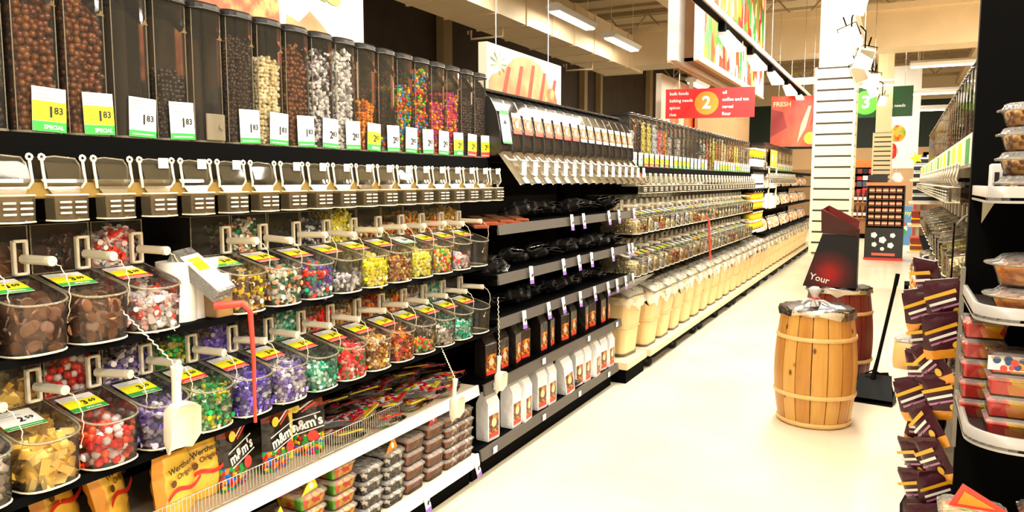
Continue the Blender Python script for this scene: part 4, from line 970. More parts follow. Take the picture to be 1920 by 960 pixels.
for k in range(30):
    y = 5.98 + .385 * k
    t = dup(tt[k % 3], (-1.90, y, .166), rot=(0, R(3), R((k % 3 - 1) * 2)), scale=(1.02, 1.02, 1.13)); tag(t, 'tall cream tub under crumpled clear film on the dollies, %s from the coffee section' % ORD[k], 'tub', 'tall cream tubs on dollies')
t = dup(tt[1], (-1.93, 5.55, .166), rz=R(-6), scale=(1, 1, 1.13)); tag(t, 'tall cream tub standing nearest to the white coffee packs', 'tub', 'tall cream tubs on dollies')
a = MB(); a.box(-2.15, -1.74, 5.28, 5.76, .105, .165, DECK, bev=.006); a.box(-2.12, -1.76, 5.3, 5.74, .0, .105, BLK); tag(a.build('plinth'), 'short beige plinth under the first cream tub', 'plinth')
for q in tt: kill(q)
t = thing('film_sheet', 'crumpled clear film bag hanging out over the coffee shelf end', 'film', (-1.72, 5.22, .72))
a = MB(); pillow(a, .26, .34, .05, lambda u, v, f: FILM, seed=9, M=Matrix.Rotation(R(62), 4, 'Y') @ Matrix.Translation((-.03, 0, -.15))); a.build('sheet', t)

# far shelving: buckets, jars and packets
PKT = vor_mat('pale_packets', [(.85, .78, .62), (.75, .5, .3), (.9, .88, .82), (.6, .35, .2), (.8, .65, .4)], 30, .35)
BKT = [vor_mat('orange_bucket_fill', [(.7, .35, .08), (.8, .45, .12), (.6, .28, .05)], 60), mat('black_bucket', (.01, .01, .012), .3), mat('white_bucket', (.85, .84, .82), .35)]
def bucket(m, lidm, band):
    t = empty('bucket', (0, 0, 0)); a = MB(); a.lathe([(.075, 0), (.085, .10)], m, 16, smooth=True); a.build('body', t)
    a = MB(); a.lathe([(.090, .098), (.092, .115), (.085, .118)], lidm, 16); a.build('lid', t)
    a = MB(); a.lathe([(.080, .03), (.0835, .075)], band, 16, caps=(False, False)); a.build('band', t); return t
bs = [bucket(BKT[0], BKT[2], YEL), bucket(BKT[1], BKT[2], PAP), bucket(BKT[2], BKT[1], PAP)]
n_ = 0
for z, kinds in ((.166 + .39, (0,)), (.86, (0, 0, 0)), (1.13, (0, 0)), (1.38, (1, 2)), (1.70, (2, 0))):
    for c_ in range(4):
        for j, kd in enumerate(kinds):
            t = dup(bs[kd], (-1.80, 10.42 + .22 * c_, z + .119 * j * (1 if z != .86 else .8) * 1.0 if z != .86 else z + .119 * min(j, 1)))
            if z == .86 and j == 2: kill(t); continue
            tag(t, '%s round bucket, %s in the stack at %s, %s column' % (('orange', 'black', 'white')[kd], ('lower', 'upper', 'top')[j], {.556: 'floor level', .86: 'knee level', 1.13: 'waist level', 1.38: 'chest level', 1.70: 'the top'}[round(z, 3)], ORD[c_]), 'bucket', 'stacked round buckets'); n_ += 1
for q in bs: kill(q)
def packet(m):
    t = empty('food_packet', (0, 0, 0)); a = MB(); pillow(a, .2, .2, .1, lambda u, v, f: m if v < .85 else FILM, seed=3, nx=6, nz=7); a.build('pouch', t); a = MB(); a.box(-.01, .01, -.08, .08, .185, .2, PAP); a.build('header', t); return t
pks = [packet(PKT), packet(vor_mat('white_packets', [(.9, .88, .85), (.8, .75, .65), (.85, .3, .2)], 25, .3))]
n_ = 0
for z, nm in ((.755, 'lowest'), (1.105, 'middle'), (1.405, 'upper')):
    for k in range(14):
        t = dup(pks[(k + int(z * 10)) % 2], (-1.80, 11.45 + k * .42, z + .01), rot=(0, R(-16), R((k % 3 - 1) * 10)), scale=(1, 1.5, 1)); tag(t, 'food packet on the %s far shelf, %s beyond the buckets' % (nm, ORD[k]), 'packet', 'packets on the far shelves')
for q in pks: kill(q)
for k in range(20):
    c_ = ('grain', 'cream', 'nuts')[k % 3]; loc = (X_T, 11.5 + .15 * k, 1.665)
    t = dup(proto, loc); tag(t, 'clear tower dispenser beyond the buckets, %s of the far row' % ORD[k], 'dispenser', 'far tower dispensers')
    tower_fill(c_, .8, 'chunk', .015, loc, 'pale filling of the %s tower in the far row' % ORD[k], 'fillings of the far towers')
    q = cards['y' if k % 2 else 'w'].copy(); COL.objects.link(q); q.parent = t
# small orange headed display in front of the far shelf
t = thing('product_display', 'narrow rack of white bottles with an orange header beside the bucket stacks', 'display', (-1.72, 11.5, 1.10))
a = MB(); a.box(0, .02, 0, .75, .62, .86, mat('orange_header', (.85, .42, .06), .5)); blob(a, FX(.022, .2, .74), circ(0, 0, .05), PAP); blob(a, FX(.022, .52, .74), circ(0, 0, .05), PAP); a.build('header', t)
a = MB()
for y in (0, .73): a.box(0, .02, y, y + .02, 0, .86, CRM)
for z in (0, .3, .6): a.box(-.1, .02, 0, .75, z, z + .015, CRM)
a.build('rack', t)
for k in range(4):
    for z in (.016, .316): a = MB(); a.lathe([(.05, 0), (.05, .13), (.02, .18), (.02, .21)], BKT[2], 10, M=Matrix.Translation((-.04, .10 + .17 * k, z))); a.build('bottle', t)
# kraft board behind
a = MB(); a.box(-2.34, -2.30, 9.6, 13.2, 1.92, 2.62, mat('kraft_board', (.50, .30, .13), .7)); tag(a.build('kraft_panel'), 'tan board standing above the far shelving behind the towers', 'board')

# ------------------------------------------------------------------ barrels in the aisle
def wood(name, cols, knot=True, rough=.35):
    m = bpy.data.materials.new(name); m.use_nodes = True; nt = m.node_tree; b = nt.nodes['Principled BSDF']; L = nt.links.new
    g = nd(nt, 'ShaderNodeNewGeometry'); r = nd(nt, 'ShaderNodeValToRGB')
    while len(r.color_ramp.elements) < len(cols): r.color_ramp.elements.new(.5)
    for i, c in enumerate(cols): r.color_ramp.elements[i].position = i / (len(cols) - 1); r.color_ramp.elements[i].color = tuple(c) + (1,)
    tc = nd(nt, 'ShaderNodeTexCoord'); mp = nd(nt, 'ShaderNodeMapping'); mp.inputs['Scale'].default_value = (14, 14, 1.3)
    n = nd(nt, 'ShaderNodeTexNoise'); n.inputs['Scale'].default_value = 2.2; n.inputs['Detail'].default_value = 5
    ad = nd(nt, 'ShaderNodeMath', operation='MULTIPLY_ADD'); ad.inputs[1].default_value = .45
    s2 = nd(nt, 'ShaderNodeMath', operation='MULTIPLY'); s2.inputs[1].default_value = .62
    L(tc.outputs['Object'], mp.inputs[0]); L(mp.outputs[0], n.inputs['Vector']); L(g.outputs['Random Per Island'], s2.inputs[0]); L(n.outputs['Fac'], ad.inputs[0]); L(s2.outputs[0], ad.inputs[2]); L(ad.outputs[0], r.inputs[0])
    col = r.outputs[0]
    if knot:
        m3 = nd(nt, 'ShaderNodeMapping'); m3.inputs['Scale'].default_value = (1, 1, .55)
        v = nd(nt, 'ShaderNodeTexVoronoi'); v.inputs['Scale'].default_value = 9; k = nd(nt, 'ShaderNodeValToRGB'); k.color_ramp.elements[0].position = .05; k.color_ramp.elements[1].position = .12
        k.color_ramp.elements[0].color = (.22, .09, .03, 1); k.color_ramp.elements[1].color = (1, 1, 1, 1)
        mx = nd(nt, 'ShaderNodeMix', data_type='RGBA', blend_type='MULTIPLY'); mx.inputs[0].default_value = 1
        L(tc.outputs['Object'], m3.inputs[0]); L(m3.outputs[0], v.inputs['Vector']); L(v.outputs['Distance'], k.inputs[0]); L(col, mx.inputs[6]); L(k.outputs[0], mx.inputs[7]); col = mx.outputs[2]
    L(col, b.inputs['Base Color']); b.inputs['Roughness'].default_value = rough; return m
PINE = wood('varnished_pine_staves', [(.36, .13, .018), (.52, .22, .035), (.70, .37, .08), (.80, .50, .16)])
HOOP = wood('pale_hoop_wood', [(.75, .48, .16), (.88, .62, .26)], False)
REDW = wood('red_brown_staves', [(.10, .012, .008), (.16, .02, .012), (.22, .035, .02)], False)
def barrel(loc, label, staves, hoop, hz, film_z, rz=0):
    t = thing('barrel', label, 'barrel', loc, rz); H_ = .72; N = 16
    def rad(z): return .205 + .036 * math.sin(math.pi * (z / H_) ** .9)
    for part in range(1):
        a = MB()
        for s_ in range(N):
            a0, a1 = 2 * math.pi * s_ / N + .012, 2 * math.pi * (s_ + 1) / N - .012; rings = []
            for i in range(13):
                z = H_ * i / 12; r_ = rad(z)
                rings.append([((r_ + d) * math.cos(q), (r_ + d) * math.sin(q), z) for d, q in ((0, a0), (.003, (a0 * 2 + a1) / 3), (.003, (a0 + a1 * 2) / 3), (0, a1), (-.016, a1), (-.016, a0))])
            a.loft(rings, staves, smooth=False)
        a.build('staves', t)
    for z in hz:
        a = MB(); hh = .012; n = 36
        a.lathe([(rad(z - hh) + .001, z - hh), (rad(z) + .009, z - hh), (rad(z) + .012, z), (rad(z) + .009, z + hh), (rad(z + hh) + .001, z + hh)], hoop, n, smooth=False); a.build('hoop', t)
    a = MB(); a.lathe([(.19, .05), (.19, .06)], hoop, 24); a.lathe([(.19, .6), (.188, .66)], mat('barrel_fill', (.6, .5, .35), .6, noise=.3, nscale=40), 24); a.build('filling', t)
    rng = random.Random(int(loc[1] * 100)); a = MB(); rings = []
    for r_, z in ((.02, H_ + .035), (.07, H_ + .02), (.14, H_ + .012), (.20, H_ + .010), (.225, H_ - .0), (.226, H_ - .015), (.230, H_ - .035)):
        rings.append([((r_ + rng.uniform(-.006, .008) * (r_ > .1)) * math.cos(2 * math.pi * i / 28), (r_ + rng.uniform(-.006, .008) * (r_ > .1)) * math.sin(2 * math.pi * i / 28), z + rng.uniform(-.01, .01) * (1 if r_ < .226 else 2.0)) for i in range(28)])
    a.loft(rings, FILM3, caps=(True, False), smooth=True); a.build('film_cover', t)
    return t, H_
b1, H_ = barrel((-.43, 5.02, 0), 'varnished pine barrel with pale wooden hoops standing in the aisle', PINE, HOOP, (.022, .20, .55, .705), 0)
t = thing('film_knot', 'knotted clear film with a white and red tie on top of the pine barrel', 'knot', (-.44, 4.93, .745))
a = MB(); rng = random.Random(2)
a.lathe([(.03, -.005), (.022, .02), (.012, .045), (.030, .075), (.042, .10), (.02, .115)], clear('milky_film', haze=.6, hcol=(.95, .9, .88), bump=.9), 10, smooth=True)
for i in range(5): q = i * 1.26; a.tube([(0, 0, .03), (.05 * math.cos(q), .05 * math.sin(q), .03 + .01 * (i % 2)), (.085 * math.cos(q), .085 * math.sin(q), .012)], .008, clear('milky_film'), 5)
a.build('gathered_film', t); a = MB(); a.tube([(.017 * math.cos(q), .017 * math.sin(q), .045) for q in [i * .628 for i in range(10)]], .005, RED, 5, close=True); a.build('red_tie', t)
b2, _ = barrel((-.375, 6.08, 0), 'dark red-brown barrel hidden behind the pine barrel', REDW, mat('tan_hoop', (.7, .42, .16), .4), (.022, .20, .55, .70), 0)
# black and red dispenser box on the second barrel
t = thing('display_box', 'tall tapering black and red cardboard display box standing on the barrel behind', 'display box', (-.36, 6.0, .735), 0)
t.scale = (1.08, 1.08, 1.08)
GRB = bpy.data.materials.new('black_red_print'); GRB.use_nodes = True; nt = GRB.node_tree; b = nt.nodes['Principled BSDF']
tc = nd(nt, 'ShaderNodeTexCoord'); vm = nd(nt, 'ShaderNodeVectorMath', operation='DISTANCE'); vm.inputs[1].default_value = (-.07, -.1, .09)
rp = nd(nt, 'ShaderNodeValToRGB'); rp.color_ramp.elements[0].position = .02; rp.color_ramp.elements[0].color = (.32, .005, .003, 1); rp.color_ramp.elements[1].position = .17; rp.color_ramp.elements[1].color = (.002, .001, .001, 1)
e = rp.color_ramp.elements.new(.10); e.color = (.07, .003, .002, 1)
L = nt.links.new; L(tc.outputs['Object'], vm.inputs[0]); L(vm.outputs['Value'], rp.inputs[0]); L(rp.outputs[0], b.inputs['Base Color']); b.inputs['Roughness'].default_value = .3
DRD = mat('dark_red_card', (.045, .003, .002), .35); DR2 = mat('red_card_rim', (.13, .006, .004), .35)
bb = [(-.235, -.09), (.10, -.09), (.10, .09), (-.235, .09)]; tp = [(-.125, -.07), (.098, -.07), (.098, .06), (-.125, .06)]
a = MB(); a.loft([[(x, y, 0) for x, y in bb], [(x, y, .355) for x, y in tp]], GRB); a.build('body', t)
a = MB(); a.loft([[(x, y, .355) for x, y in tp], [(x, y, .365) for x, y in tp]], mat('silver_band', (.35, .33, .32), .3), M=Matrix.Translation((0, -.002, 0))); a.build('band', t)
o1 = [(-.13, -.085, .365), (.100, -.085, .345), (.098, .06, .365), (-.125, .06, .365)]; o2 = [(-.135, -.10, .525), (.106, -.11, .395), (.104, .06, .44), (-.105, .06, .545)]
i2 = [(x * .93, y * .9, z) for x, y, z in o2]; i1 = [(x * .9, y * .85, z + .03) for x, y, z in o1]
a = MB(); a.loft([o1, o2], DRD, caps=(True, False)); a.loft([o2, i2], DR2, caps=(False, False)); a.loft([i2, i1], DR2, caps=(False, True)); a.build('hood', t)
a = MB(); a.M = FY(0, -.092, 0) @ Matrix.Rotation(0, 4, 'X'); a.text('Your', .062, WHT, Matrix.Translation((-.13, .055, .004)) @ Matrix.Rotation(R(-14), 4, 'Z'), bold=.01); a.build('lettering', t)
# lobby dustpan
t = thing('dustpan', 'long-handled black dustpan standing upright beside the barrels', 'dustpan', (-.10, 5.68, 0), R(-8))
DP = mat('black_dustpan', (.002, .002, .002), .5, spec=.1)
a = MB(); A = [(-.13, -.12), (.13, -.12), (.13, .05), (-.13, .05)]
a.box(-.13, .13, -.13, .06, .0, .006, DP); a.loft([[(-.13, .05, 0), (.13, .05, 0), (.13, .06, 0), (-.13, .06, 0)], [(-.105, .055, .16), (.07, .055, .19), (.07, .065, .19), (-.105, .065, .16)]], DP)
for s_ in (-1, 1): a.add([(s_ * .13, -.13, 0), (s_ * .13, .055, 0), (s_ * .105, .06, .165), (s_ * .125, -.02, .10), (s_ * .13, -.10, .02)], [(0, 1, 2, 3, 4)], DP)
a.add([(-.13, -.10, .03), (.13, -.10, .03), (.095, .055, .17), (-.105, .055, .165)], [(0, 1, 2, 3)], DP); a.build('pan', t)
a = MB(); a.tube([(-.02, .03, .14), (.01, .03, .30), (.10, .03, .85)], .011, DP, 8, rs=[.016, .012, .012]); a.cyl((.093, .03, .80), (.104, .03, .88), .014, DP, 8); a.build('handle', t)
a = MB(); a.tube([(-.07, .03, .17), (-.02, .03, .20), (.03, .03, .18)], .006, DP, 6); a.build('bail', t)

# ------------------------------------------------------------------ columns
COLM = mat('cream_column_paint', (.74, .65, .40), .5); SLT = mat('cream_slatwall', (.70, .61, .37), .45); GRV = mat('slatwall_groove', (.03, .025, .02), .7)
def column(x0, x1, y0, y1, label, z0, z1, dz):
    t = thing('slatwall_column', label, 'column', ((x0 + x1) / 2, (y0 + y1) / 2, 0)); w_, d_ = (x1 - x0) / 2, (y1 - y0) / 2
    a = MB(); a.box(-w_ + .02, w_ - .02, -d_ + .02, d_ - .02, 0, 5.24, COLM); a.build('shaft', t)
    a = MB(); a.box(-w_, w_, -d_, d_, z0, z1, GRV)
    n = int(round((z1 - z0) / dz)); g = .015
    for i in range(n): a.box(-w_ - .010, w_ + .010, -d_ - .010, d_ + .010, z0 + i * dz + g, z0 + (i + 1) * dz - g + .006, SLT)
    a.build('slatwall', t)
    a = MB()
    for sx in (-1, 1):
        for sy in (-1, 1): a.box(sx * (w_ + .004) - .014, sx * (w_ + .004) + .014, sy * (d_ + .004) - .014, sy * (d_ + .004) + .014, z0, z1, COLM)
    a.build('corner_trim', t); a = MB(); a.box(-w_ - .012, w_ + .012, -d_ - .012, d_ + .012, 0, .12, BLK if False else COLM); a.build('base', t); return t
column(-.965, -.535, 9.95, 10.38, 'near cream square column clad in slatwall, right behind the barrels', .62, 2.86, .131)
column(-.52, -.20, 16.65, 16.95, 'far narrower cream slatwall column to the right of the near one', .62, 2.45, .0915)
# tall white board with the green aisle sign
t = thing('white_panel', 'tall white standing panel behind the green aisle sign', 'panel', (-.02, 20, 0)); a = MB(); a.box(-.33, .33, -.04, .04, 1.8, 4.15, WHT); a.build('board', t); a = MB(); a.box(-.3, .3, -.03, .03, 0, 1.8, mat('tan_post', (.5, .32, .16), .6)); a.build('post', t)

# ------------------------------------------------------------------ aisle signs
def aisle_sign(loc, rz, w_, h_, bg, disc, num, cx, left, right, label, ts, ztop):
    t = thing('aisle_sign', label, 'sign', loc, rz)
    a = MB(); a.box(-w_ / 2, w_ / 2, -.02, .02, 0, h_, bg); a.build('board', t)
    a = MB(); M = FY(0, -.0215, h_ / 2); r_ = h_ * .40
    blob(a, M, circ(cx, 0, r_, 28), disc, 0); a.text(num, r_ * 1.45, WHT, M @ Matrix.Translation((cx, 0, .002)), bold=.03)
    for i, s_ in enumerate(left): a.text(s_, ts, WHT, M @ Matrix.Translation((-w_ * .455, h_ * (.34 - .24 * i), .001)), 'LEFT', .02)
    for i, s_ in enumerate(right): a.text(s_, ts, WHT, M @ Matrix.Translation((cx + r_ + w_ * .04, h_ * (.34 - .24 * i), .001)), 'LEFT', .02)
    a.build('lettering', t)
    a = MB()
    for s_ in (-1, 1): a.cyl((s_ * w_ * .35, 0, h_), (s_ * w_ * .35, 0, ztop - loc[2]), .004, CHR, 5)
    a.build('suspension_wire', t); return t
aisle_sign((-1.80, 8.0, 2.155), R(11), .89, .30, mat('sign_red', (.72, .004, .004), .4), ORG, '2', -.03, ['bulk foods', 'baking needs', 'spices', 'rice'], ['oil', 'coffee and tea', 'cereal', 'flour'], 'red hanging aisle sign with a white 2 in an orange circle', .046, 5.2)
aisle_sign((-.385, 17.3, 2.80), 0, 1.04, .60, mat('sign_green', (.005, .07, .02), .4), mat('lime_disc', (.12, .85, .06), .5), '3', -.33, [], ['candy', 'chips', 'baking needs', 'juice'], 'dark green hanging aisle sign with a white 3 in a lime circle', .085, 5.2)

# ------------------------------------------------------------------ picture panels over the left shelving
def picture(loc, w_, h_, label, draw, rz=90, ztop=5.2, th=.03):
    """panel facing +x when rz is 90; lower left corner at loc"""
    t = thing('hanging_picture', label, 'picture', loc, R(rz))
    a = MB(); a.box(0, w_, -th, th, 0, h_, mat('panel_cream_edge', (.9, .84, .7), .5)); a.build('panel', t)
    a = MB(); draw(a, FY(0, -th - .001, 0), w_, h_); a.build('printed_picture', t)
    a = MB()
    for s_ in (.15, .85): a.cyl((w_ * s_, 0, h_), (w_ * s_, 0, ztop - loc[2]), .004, CHR, 5)
    a.build('suspension_wire', t); return t
def mulnoise(name, c0, c1, scale, stretch=(1, 1, 1), mid=None, sharp=.15):
    if name in MC: return MC[name]
    m = bpy.data.materials.new(name); m.use_nodes = True; nt = m.node_tree; b = nt.nodes['Principled BSDF']; L = nt.links.new
    tc = nd(nt, 'ShaderNodeTexCoord'); mp = nd(nt, 'ShaderNodeMapping'); mp.inputs['Scale'].default_value = stretch; n = nd(nt, 'ShaderNodeTexNoise'); n.inputs['Scale'].default_value = scale; n.inputs['Detail'].default_value = 5
    r = nd(nt, 'ShaderNodeValToRGB'); r.color_ramp.elements[0].position = .5 - sharp; r.color_ramp.elements[1].position = .5 + sharp; r.color_ramp.elements[0].color = c0 + (1,); r.color_ramp.elements[1].color = c1 + (1,)
    if mid: e = r.color_ramp.elements.new(.5); e.color = mid + (1,)
    L(tc.outputs['Object'], mp.inputs[0]); L(mp.outputs[0], n.inputs['Vector']); L(n.outputs['Fac'], r.inputs[0]); L(r.outputs[0], b.inputs['Base Color']); b.inputs['Roughness'].default_value = .45; MC[name] = m; return m
CRUST = mulnoise('orange_crust_print', (.18, .02, .006), (.80, .32, .09), 16, mid=(.52, .09, .015), sharp=.16)
SALM = mulnoise('salmon_print', (.62, .13, .03), (.74, .30, .12), 5); CREAMP = mat('picture_cream', (.70, .60, .45), .6, spec=.2); STK = mat('grill_stripe_print', (.42, .04, .012), .6)
LEAFP = mat('green_leaf_print', (.12, .2, .05), .5); STEMP = mat('spring_green_print', (.45, .55, .08), .5)
def draw1(a, M, w_, h_):
    blob(a, M, [(0, 0), (w_, 0), (w_, h_), (0, h_)], CREAMP, 0)
    blob(a, M, [(.0, .0), (1.02, .0), (1.10, .12), (1.13, .26), (1.12, .40), (1.05, .52), (.98, .60), (.90, h_), (.0, h_)], CRUST, .001)
    blob(a, M, [(1.10, .0), (1.62, .0), (1.55, .18), (1.46, .30), (1.38, .36), (1.31, .40), (1.24, .34), (1.17, .36)], SALM, .002)
    for x in (1.20, 1.33, 1.46): blob(a, M, [(x, .04), (x + .03, .04), (x + .02, .32), (x - .02, .30)], STK, .003)
    for y, x in ((.60, 1.30), (.48, 1.42)): blob(a, M, [(1.05, y + .02), (x, y - .02), (x, y + .0), (1.05, y + .045)], LEAFP, .003); blob(a, M, circ(x + .05, y, .05, 12, .45) , STEMP, .004)
picture((-2.4, 1.35, 1.85), 1.69, .80, 'large picture of roast meat and spring onions behind the first sweets towers', draw1)
def draw2(a, M, w_, h_):
    blob(a, M, [(0, 0), (w_, 0), (w_, h_), (0, h_)], CREAMP, 0)
    blob(a, M, [(.02, 0), (1.05, 0), (1.02, .28), (.93, .42), (.80, .51), (.65, .54), (.5, .54), (.36, .50), (.24, .42), (.06, .36), (.02, .32)], SALM, .001)
    for i in range(5): x = .16 + .19 * i; blob(a, M, [(x, 0), (x + .06, 0), (x + .10, .24), (x + .17, .50 - .03 * abs(i - 2)), (x + .12, .50 - .03 * abs(i - 2)), (x + .04, .24)], STK, .002)
    blob(a, M, circ(.98, .22, .13, 14, 1.2), CRUST, .003)
    for q in range(9): an = q * .7; blob(a, M, [(.16, .44), (.16 + .11 * math.cos(an) - .01, .44 + .07 * math.sin(an)), (.16 + .12 * math.cos(an), .44 + .08 * math.sin(an) + .012)], LEAFP, .004)
picture((-2.4, 4.28, 1.82), 1.18, .56, 'picture of a striped grilled roast with a herb sprig above the coffee dispensers', draw2)
def draw3(a, M, w_, h_):
    blob(a, M, [(0, 0), (w_, 0), (w_, h_), (0, h_)], CREAMP, 0)
    TOM = mulnoise('tomato_print', (.85, .06, .01), (.95, .35, .06), 4, mid=(.9, .15, .02)); YLP = mulnoise('pepper_glow_print', (.95, .6, .1), (.98, .9, .6), 5)
    blob(a, M, [(.5, .2), (.9, .7), (w_ * .62, h_ * .92), (w_, h_ * .9), (w_, 0), (.5, 0)], TOM, .001); blob(a, M, circ(.7, .35, .28, 16, 1.3), YLP, .002); blob(a, M, circ(1.3, .72, .12, 12), YLP, .002); blob(a, M, circ(.55, .15, .22, 14), TOM, .003)
picture((-2.4, 8.2, 1.95), 4.0, .72, 'long picture of red tomatoes and peppers half hidden by the red sign', draw3)
def draw4(a, M, w_, h_):
    PEP = mulnoise('red_pepper_print', (.75, .01, .01), (.95, .10, .03), 4, stretch=(1, 1, .4)); D_ = mat('pepper_dark_print', (.28, .01, .01), .5); H2 = mat('pepper_glint_print', (.95, .5, .35), .4)
    blob(a, M, [(0, 0), (w_, 0), (w_, h_), (0, h_)], PEP, 0)
    blob(a, M, [(.0, .15), (.25, .3), (.18, .55), (0, .6)], D_, .001); blob(a, M, [(w_ * .55, .05), (w_ * .72, .3), (w_ * .82, h_ * .8), (w_ * .76, h_ * .8), (w_ * .62, .35)], H2, .001); blob(a, M, [(w_ * .8, .3), (w_ * .95, .5), (w_ * .9, .75)], D_, .001)
    blob(a, M, circ(w_ * .82, .13, .1, 10), mat('yellow_pepper_print', (.95, .6, .02), .5), .002)
    a.text('FRESH', .10, mat('faint_print', (.95, .65, .4), .5), M @ Matrix.Translation((w_ * .22, h_ * .84, .003)), bold=.02)
t4 = picture((-1.93, 13.0, 2.06), .74, .80, 'square picture of glossy red peppers hanging left of the near column', draw4, rz=12)

# suspended two-sided vegetable picture box
t = thing('picture_box', 'large suspended white framed box with a picture of coloured peppers over the aisle', 'picture box', (-1.8, 7.6, 2.68))
VEG = vor_mat('pepper_streaks', [(.75, .04, .02), (.85, .12, .03), (.06, .25, .07), (.9, .65, .08), (.3, .5, .55), (.8, .08, .05), (.9, .8, .45), (.12, .3, .12), (.6, .2, .1)], 7, .5, bump=0, stretch=(1, 1.1, .42))
a = MB(); a.box(-.04, .0, -.15, 3.75, 0, 2.0, WHT); a.build('picture_side', t)
a = MB(); a.add([(.002, .10, .05), (.002, 3.62, .05), (.002, 3.62, 1.95), (.002, .10, 1.95)], [(0, 1, 2, 3)], VEG); a.build('printed_picture', t)
a = MB(); a.box(-.30, -.21, -.15, 3.72, 0, 2.0, WHT); a.build('back_side', t)
BRP = mat('brown_box_inside', (.33, .17, .07), .6)
a = MB(); a.box(-.21, -.04, .15, .19, .03, 2.0, BRP); a.box(-.21, -.04, .15, 3.7, .03, .06, BRP); a.build('inner_panel', t)
a = MB(); FG = mat('frame_gold', (.62, .42, .25), .4); a.box(-.04, .01, -.15, 3.75, -.02, .0, FG); a.box(-.30, -.27, -.15, 3.72, -.02, .0, FG); a.build('bottom_edge', t)
a = MB()
for y in (.6, 3.2): a.cyl((-.12, y, 1.9), (-.12, y, 2.60), .008, CHR, 6)
a.build('suspension_rod', t)

# ------------------------------------------------------------------ lighting tracks
FLD = ((6.6, -.08, 1), (7.15, .02, 1), (8.1, -.12, 1), (8.9, -.2, 0), (9.9, -.22, 0), (11.0, -.2, 1), (12.2, -.2, 1), (13.6, -.2, 1))
LMP = mat('lit_lamp_face', (1, .96, .88), .5, emit=4); SIL = mat('silver_track', (.75, .70, .6), .35, metal=.3); OLV = mat('lamp_grille', (.32, .28, .18), .5)
t = thing('lighting_track', 'long silver lighting track over the left side of the aisle', 'track', (-1.50, 4.5, 2.93))
a = MB(); a.box(-.05, .05, 0, 11.8, 0, .05, SIL); a.box(-.03, .03, 0, 11.8, -.012, .0, BLK); a.build('rail', t)
a = MB()
for y in (2, 5.5, 9): a.cyl((0, y, .05), (0, y, 2.27), .005, CHR, 5)
a.build('suspension_wire', t)
for i in range(7):
    y = 7.15 + i * 1.42
    t = thing('track_lamp', 'white wedge lamp under the left lighting track, %s along' % ORD[i], 'lamp', (-1.50, y, 2.85), 0, 'lamps of the left lighting track')
    a = MB(); a.box(-.03, .03, -.09, .0, .0, .068, BLK); a.build('mount', t)
    a = MB(); a.loft([[(x, -.02, z) for x, z in ((-.05, -.02), (.05, -.02), (.05, .01), (-.05, .01))], [(x, .60, z) for x, z in ((-.08, -.09), (.08, -.09), (.08, -.05), (-.08, -.05))]], WHT); a.build('housing', t)
    a = MB(); a.add([(-.045, .02, -.028), (.045, .02, -.028), (.07, .58, -.092), (-.07, .58, -.092)], [(0, 1, 2, 3)], LMP); a.build('lens', t)
t = thing('lighting_track', 'short chain of conduit carrying the flood lamps over the aisle beside the near column', 'track', (-.46, 6.0, 3.12))
a = MB(); a.box(-.02, .02, 0, 10.5, 0, .03, SIL); a.build('rail', t)
for i, (y, dz, kind) in enumerate(FLD):
    a = MB(); x_ = (.06 if i % 2 else -.03) + (.07 if i > 5 else 0); a.tube([(0, y - 6, .01), (x_, y - 6, -.06), (x_, y - 6, -.14 + dz + .05)], .008, BLK, 6); a.build('drop_rod', t)
a = MB()
for y in (1.3, 4, 7.5): a.cyl((0, y, .03), (0, y, 2.1), .006, CHR, 5)
a.build('suspension_wire', t)
for i, (y, dz, kind) in enumerate(FLD):
    t = thing('flood_lamp', 'boxy flood lamp %s, %s along the chain by the near column' % ('with bright face' if kind else 'with grey grille', ORD[i]), 'lamp', (-.46 + (.06 if i % 2 else -.03), y, 2.98 + dz), 0, 'flood lamps of the aisle chain')
    if i > 5: t.scale = (.75, .75, .75); t.location.x += .07
    t.rotation_euler = (R(20), R(-18 + 30 * (i % 2)), R(18 if i % 2 else -14))
    a = MB(); a.loft([[(-.08, -.03, -.10), (.08, -.03, -.10), (.08, .06, -.07), (-.08, .06, -.07)], [(-.08, -.03, .10), (.08, -.03, .10), (.08, .08, .10), (-.08, .08, .10)]], WHT); a.build('housing', t)
    a = MB(); a.box(-.07, .07, -.036, -.0305, -.09, .09, LMP if kind else OLV); a.build('lens' if kind else 'grille', t)
    a = MB(); a.tube([(-.09, .02, 0), (-.09, .02, .13), (.09, .02, .13), (.09, .02, 0)], .006, BLK, 5); a.cyl((0, .02, .13), (0, .03, .22), .008, BLK, 6); a.build('yoke', t)

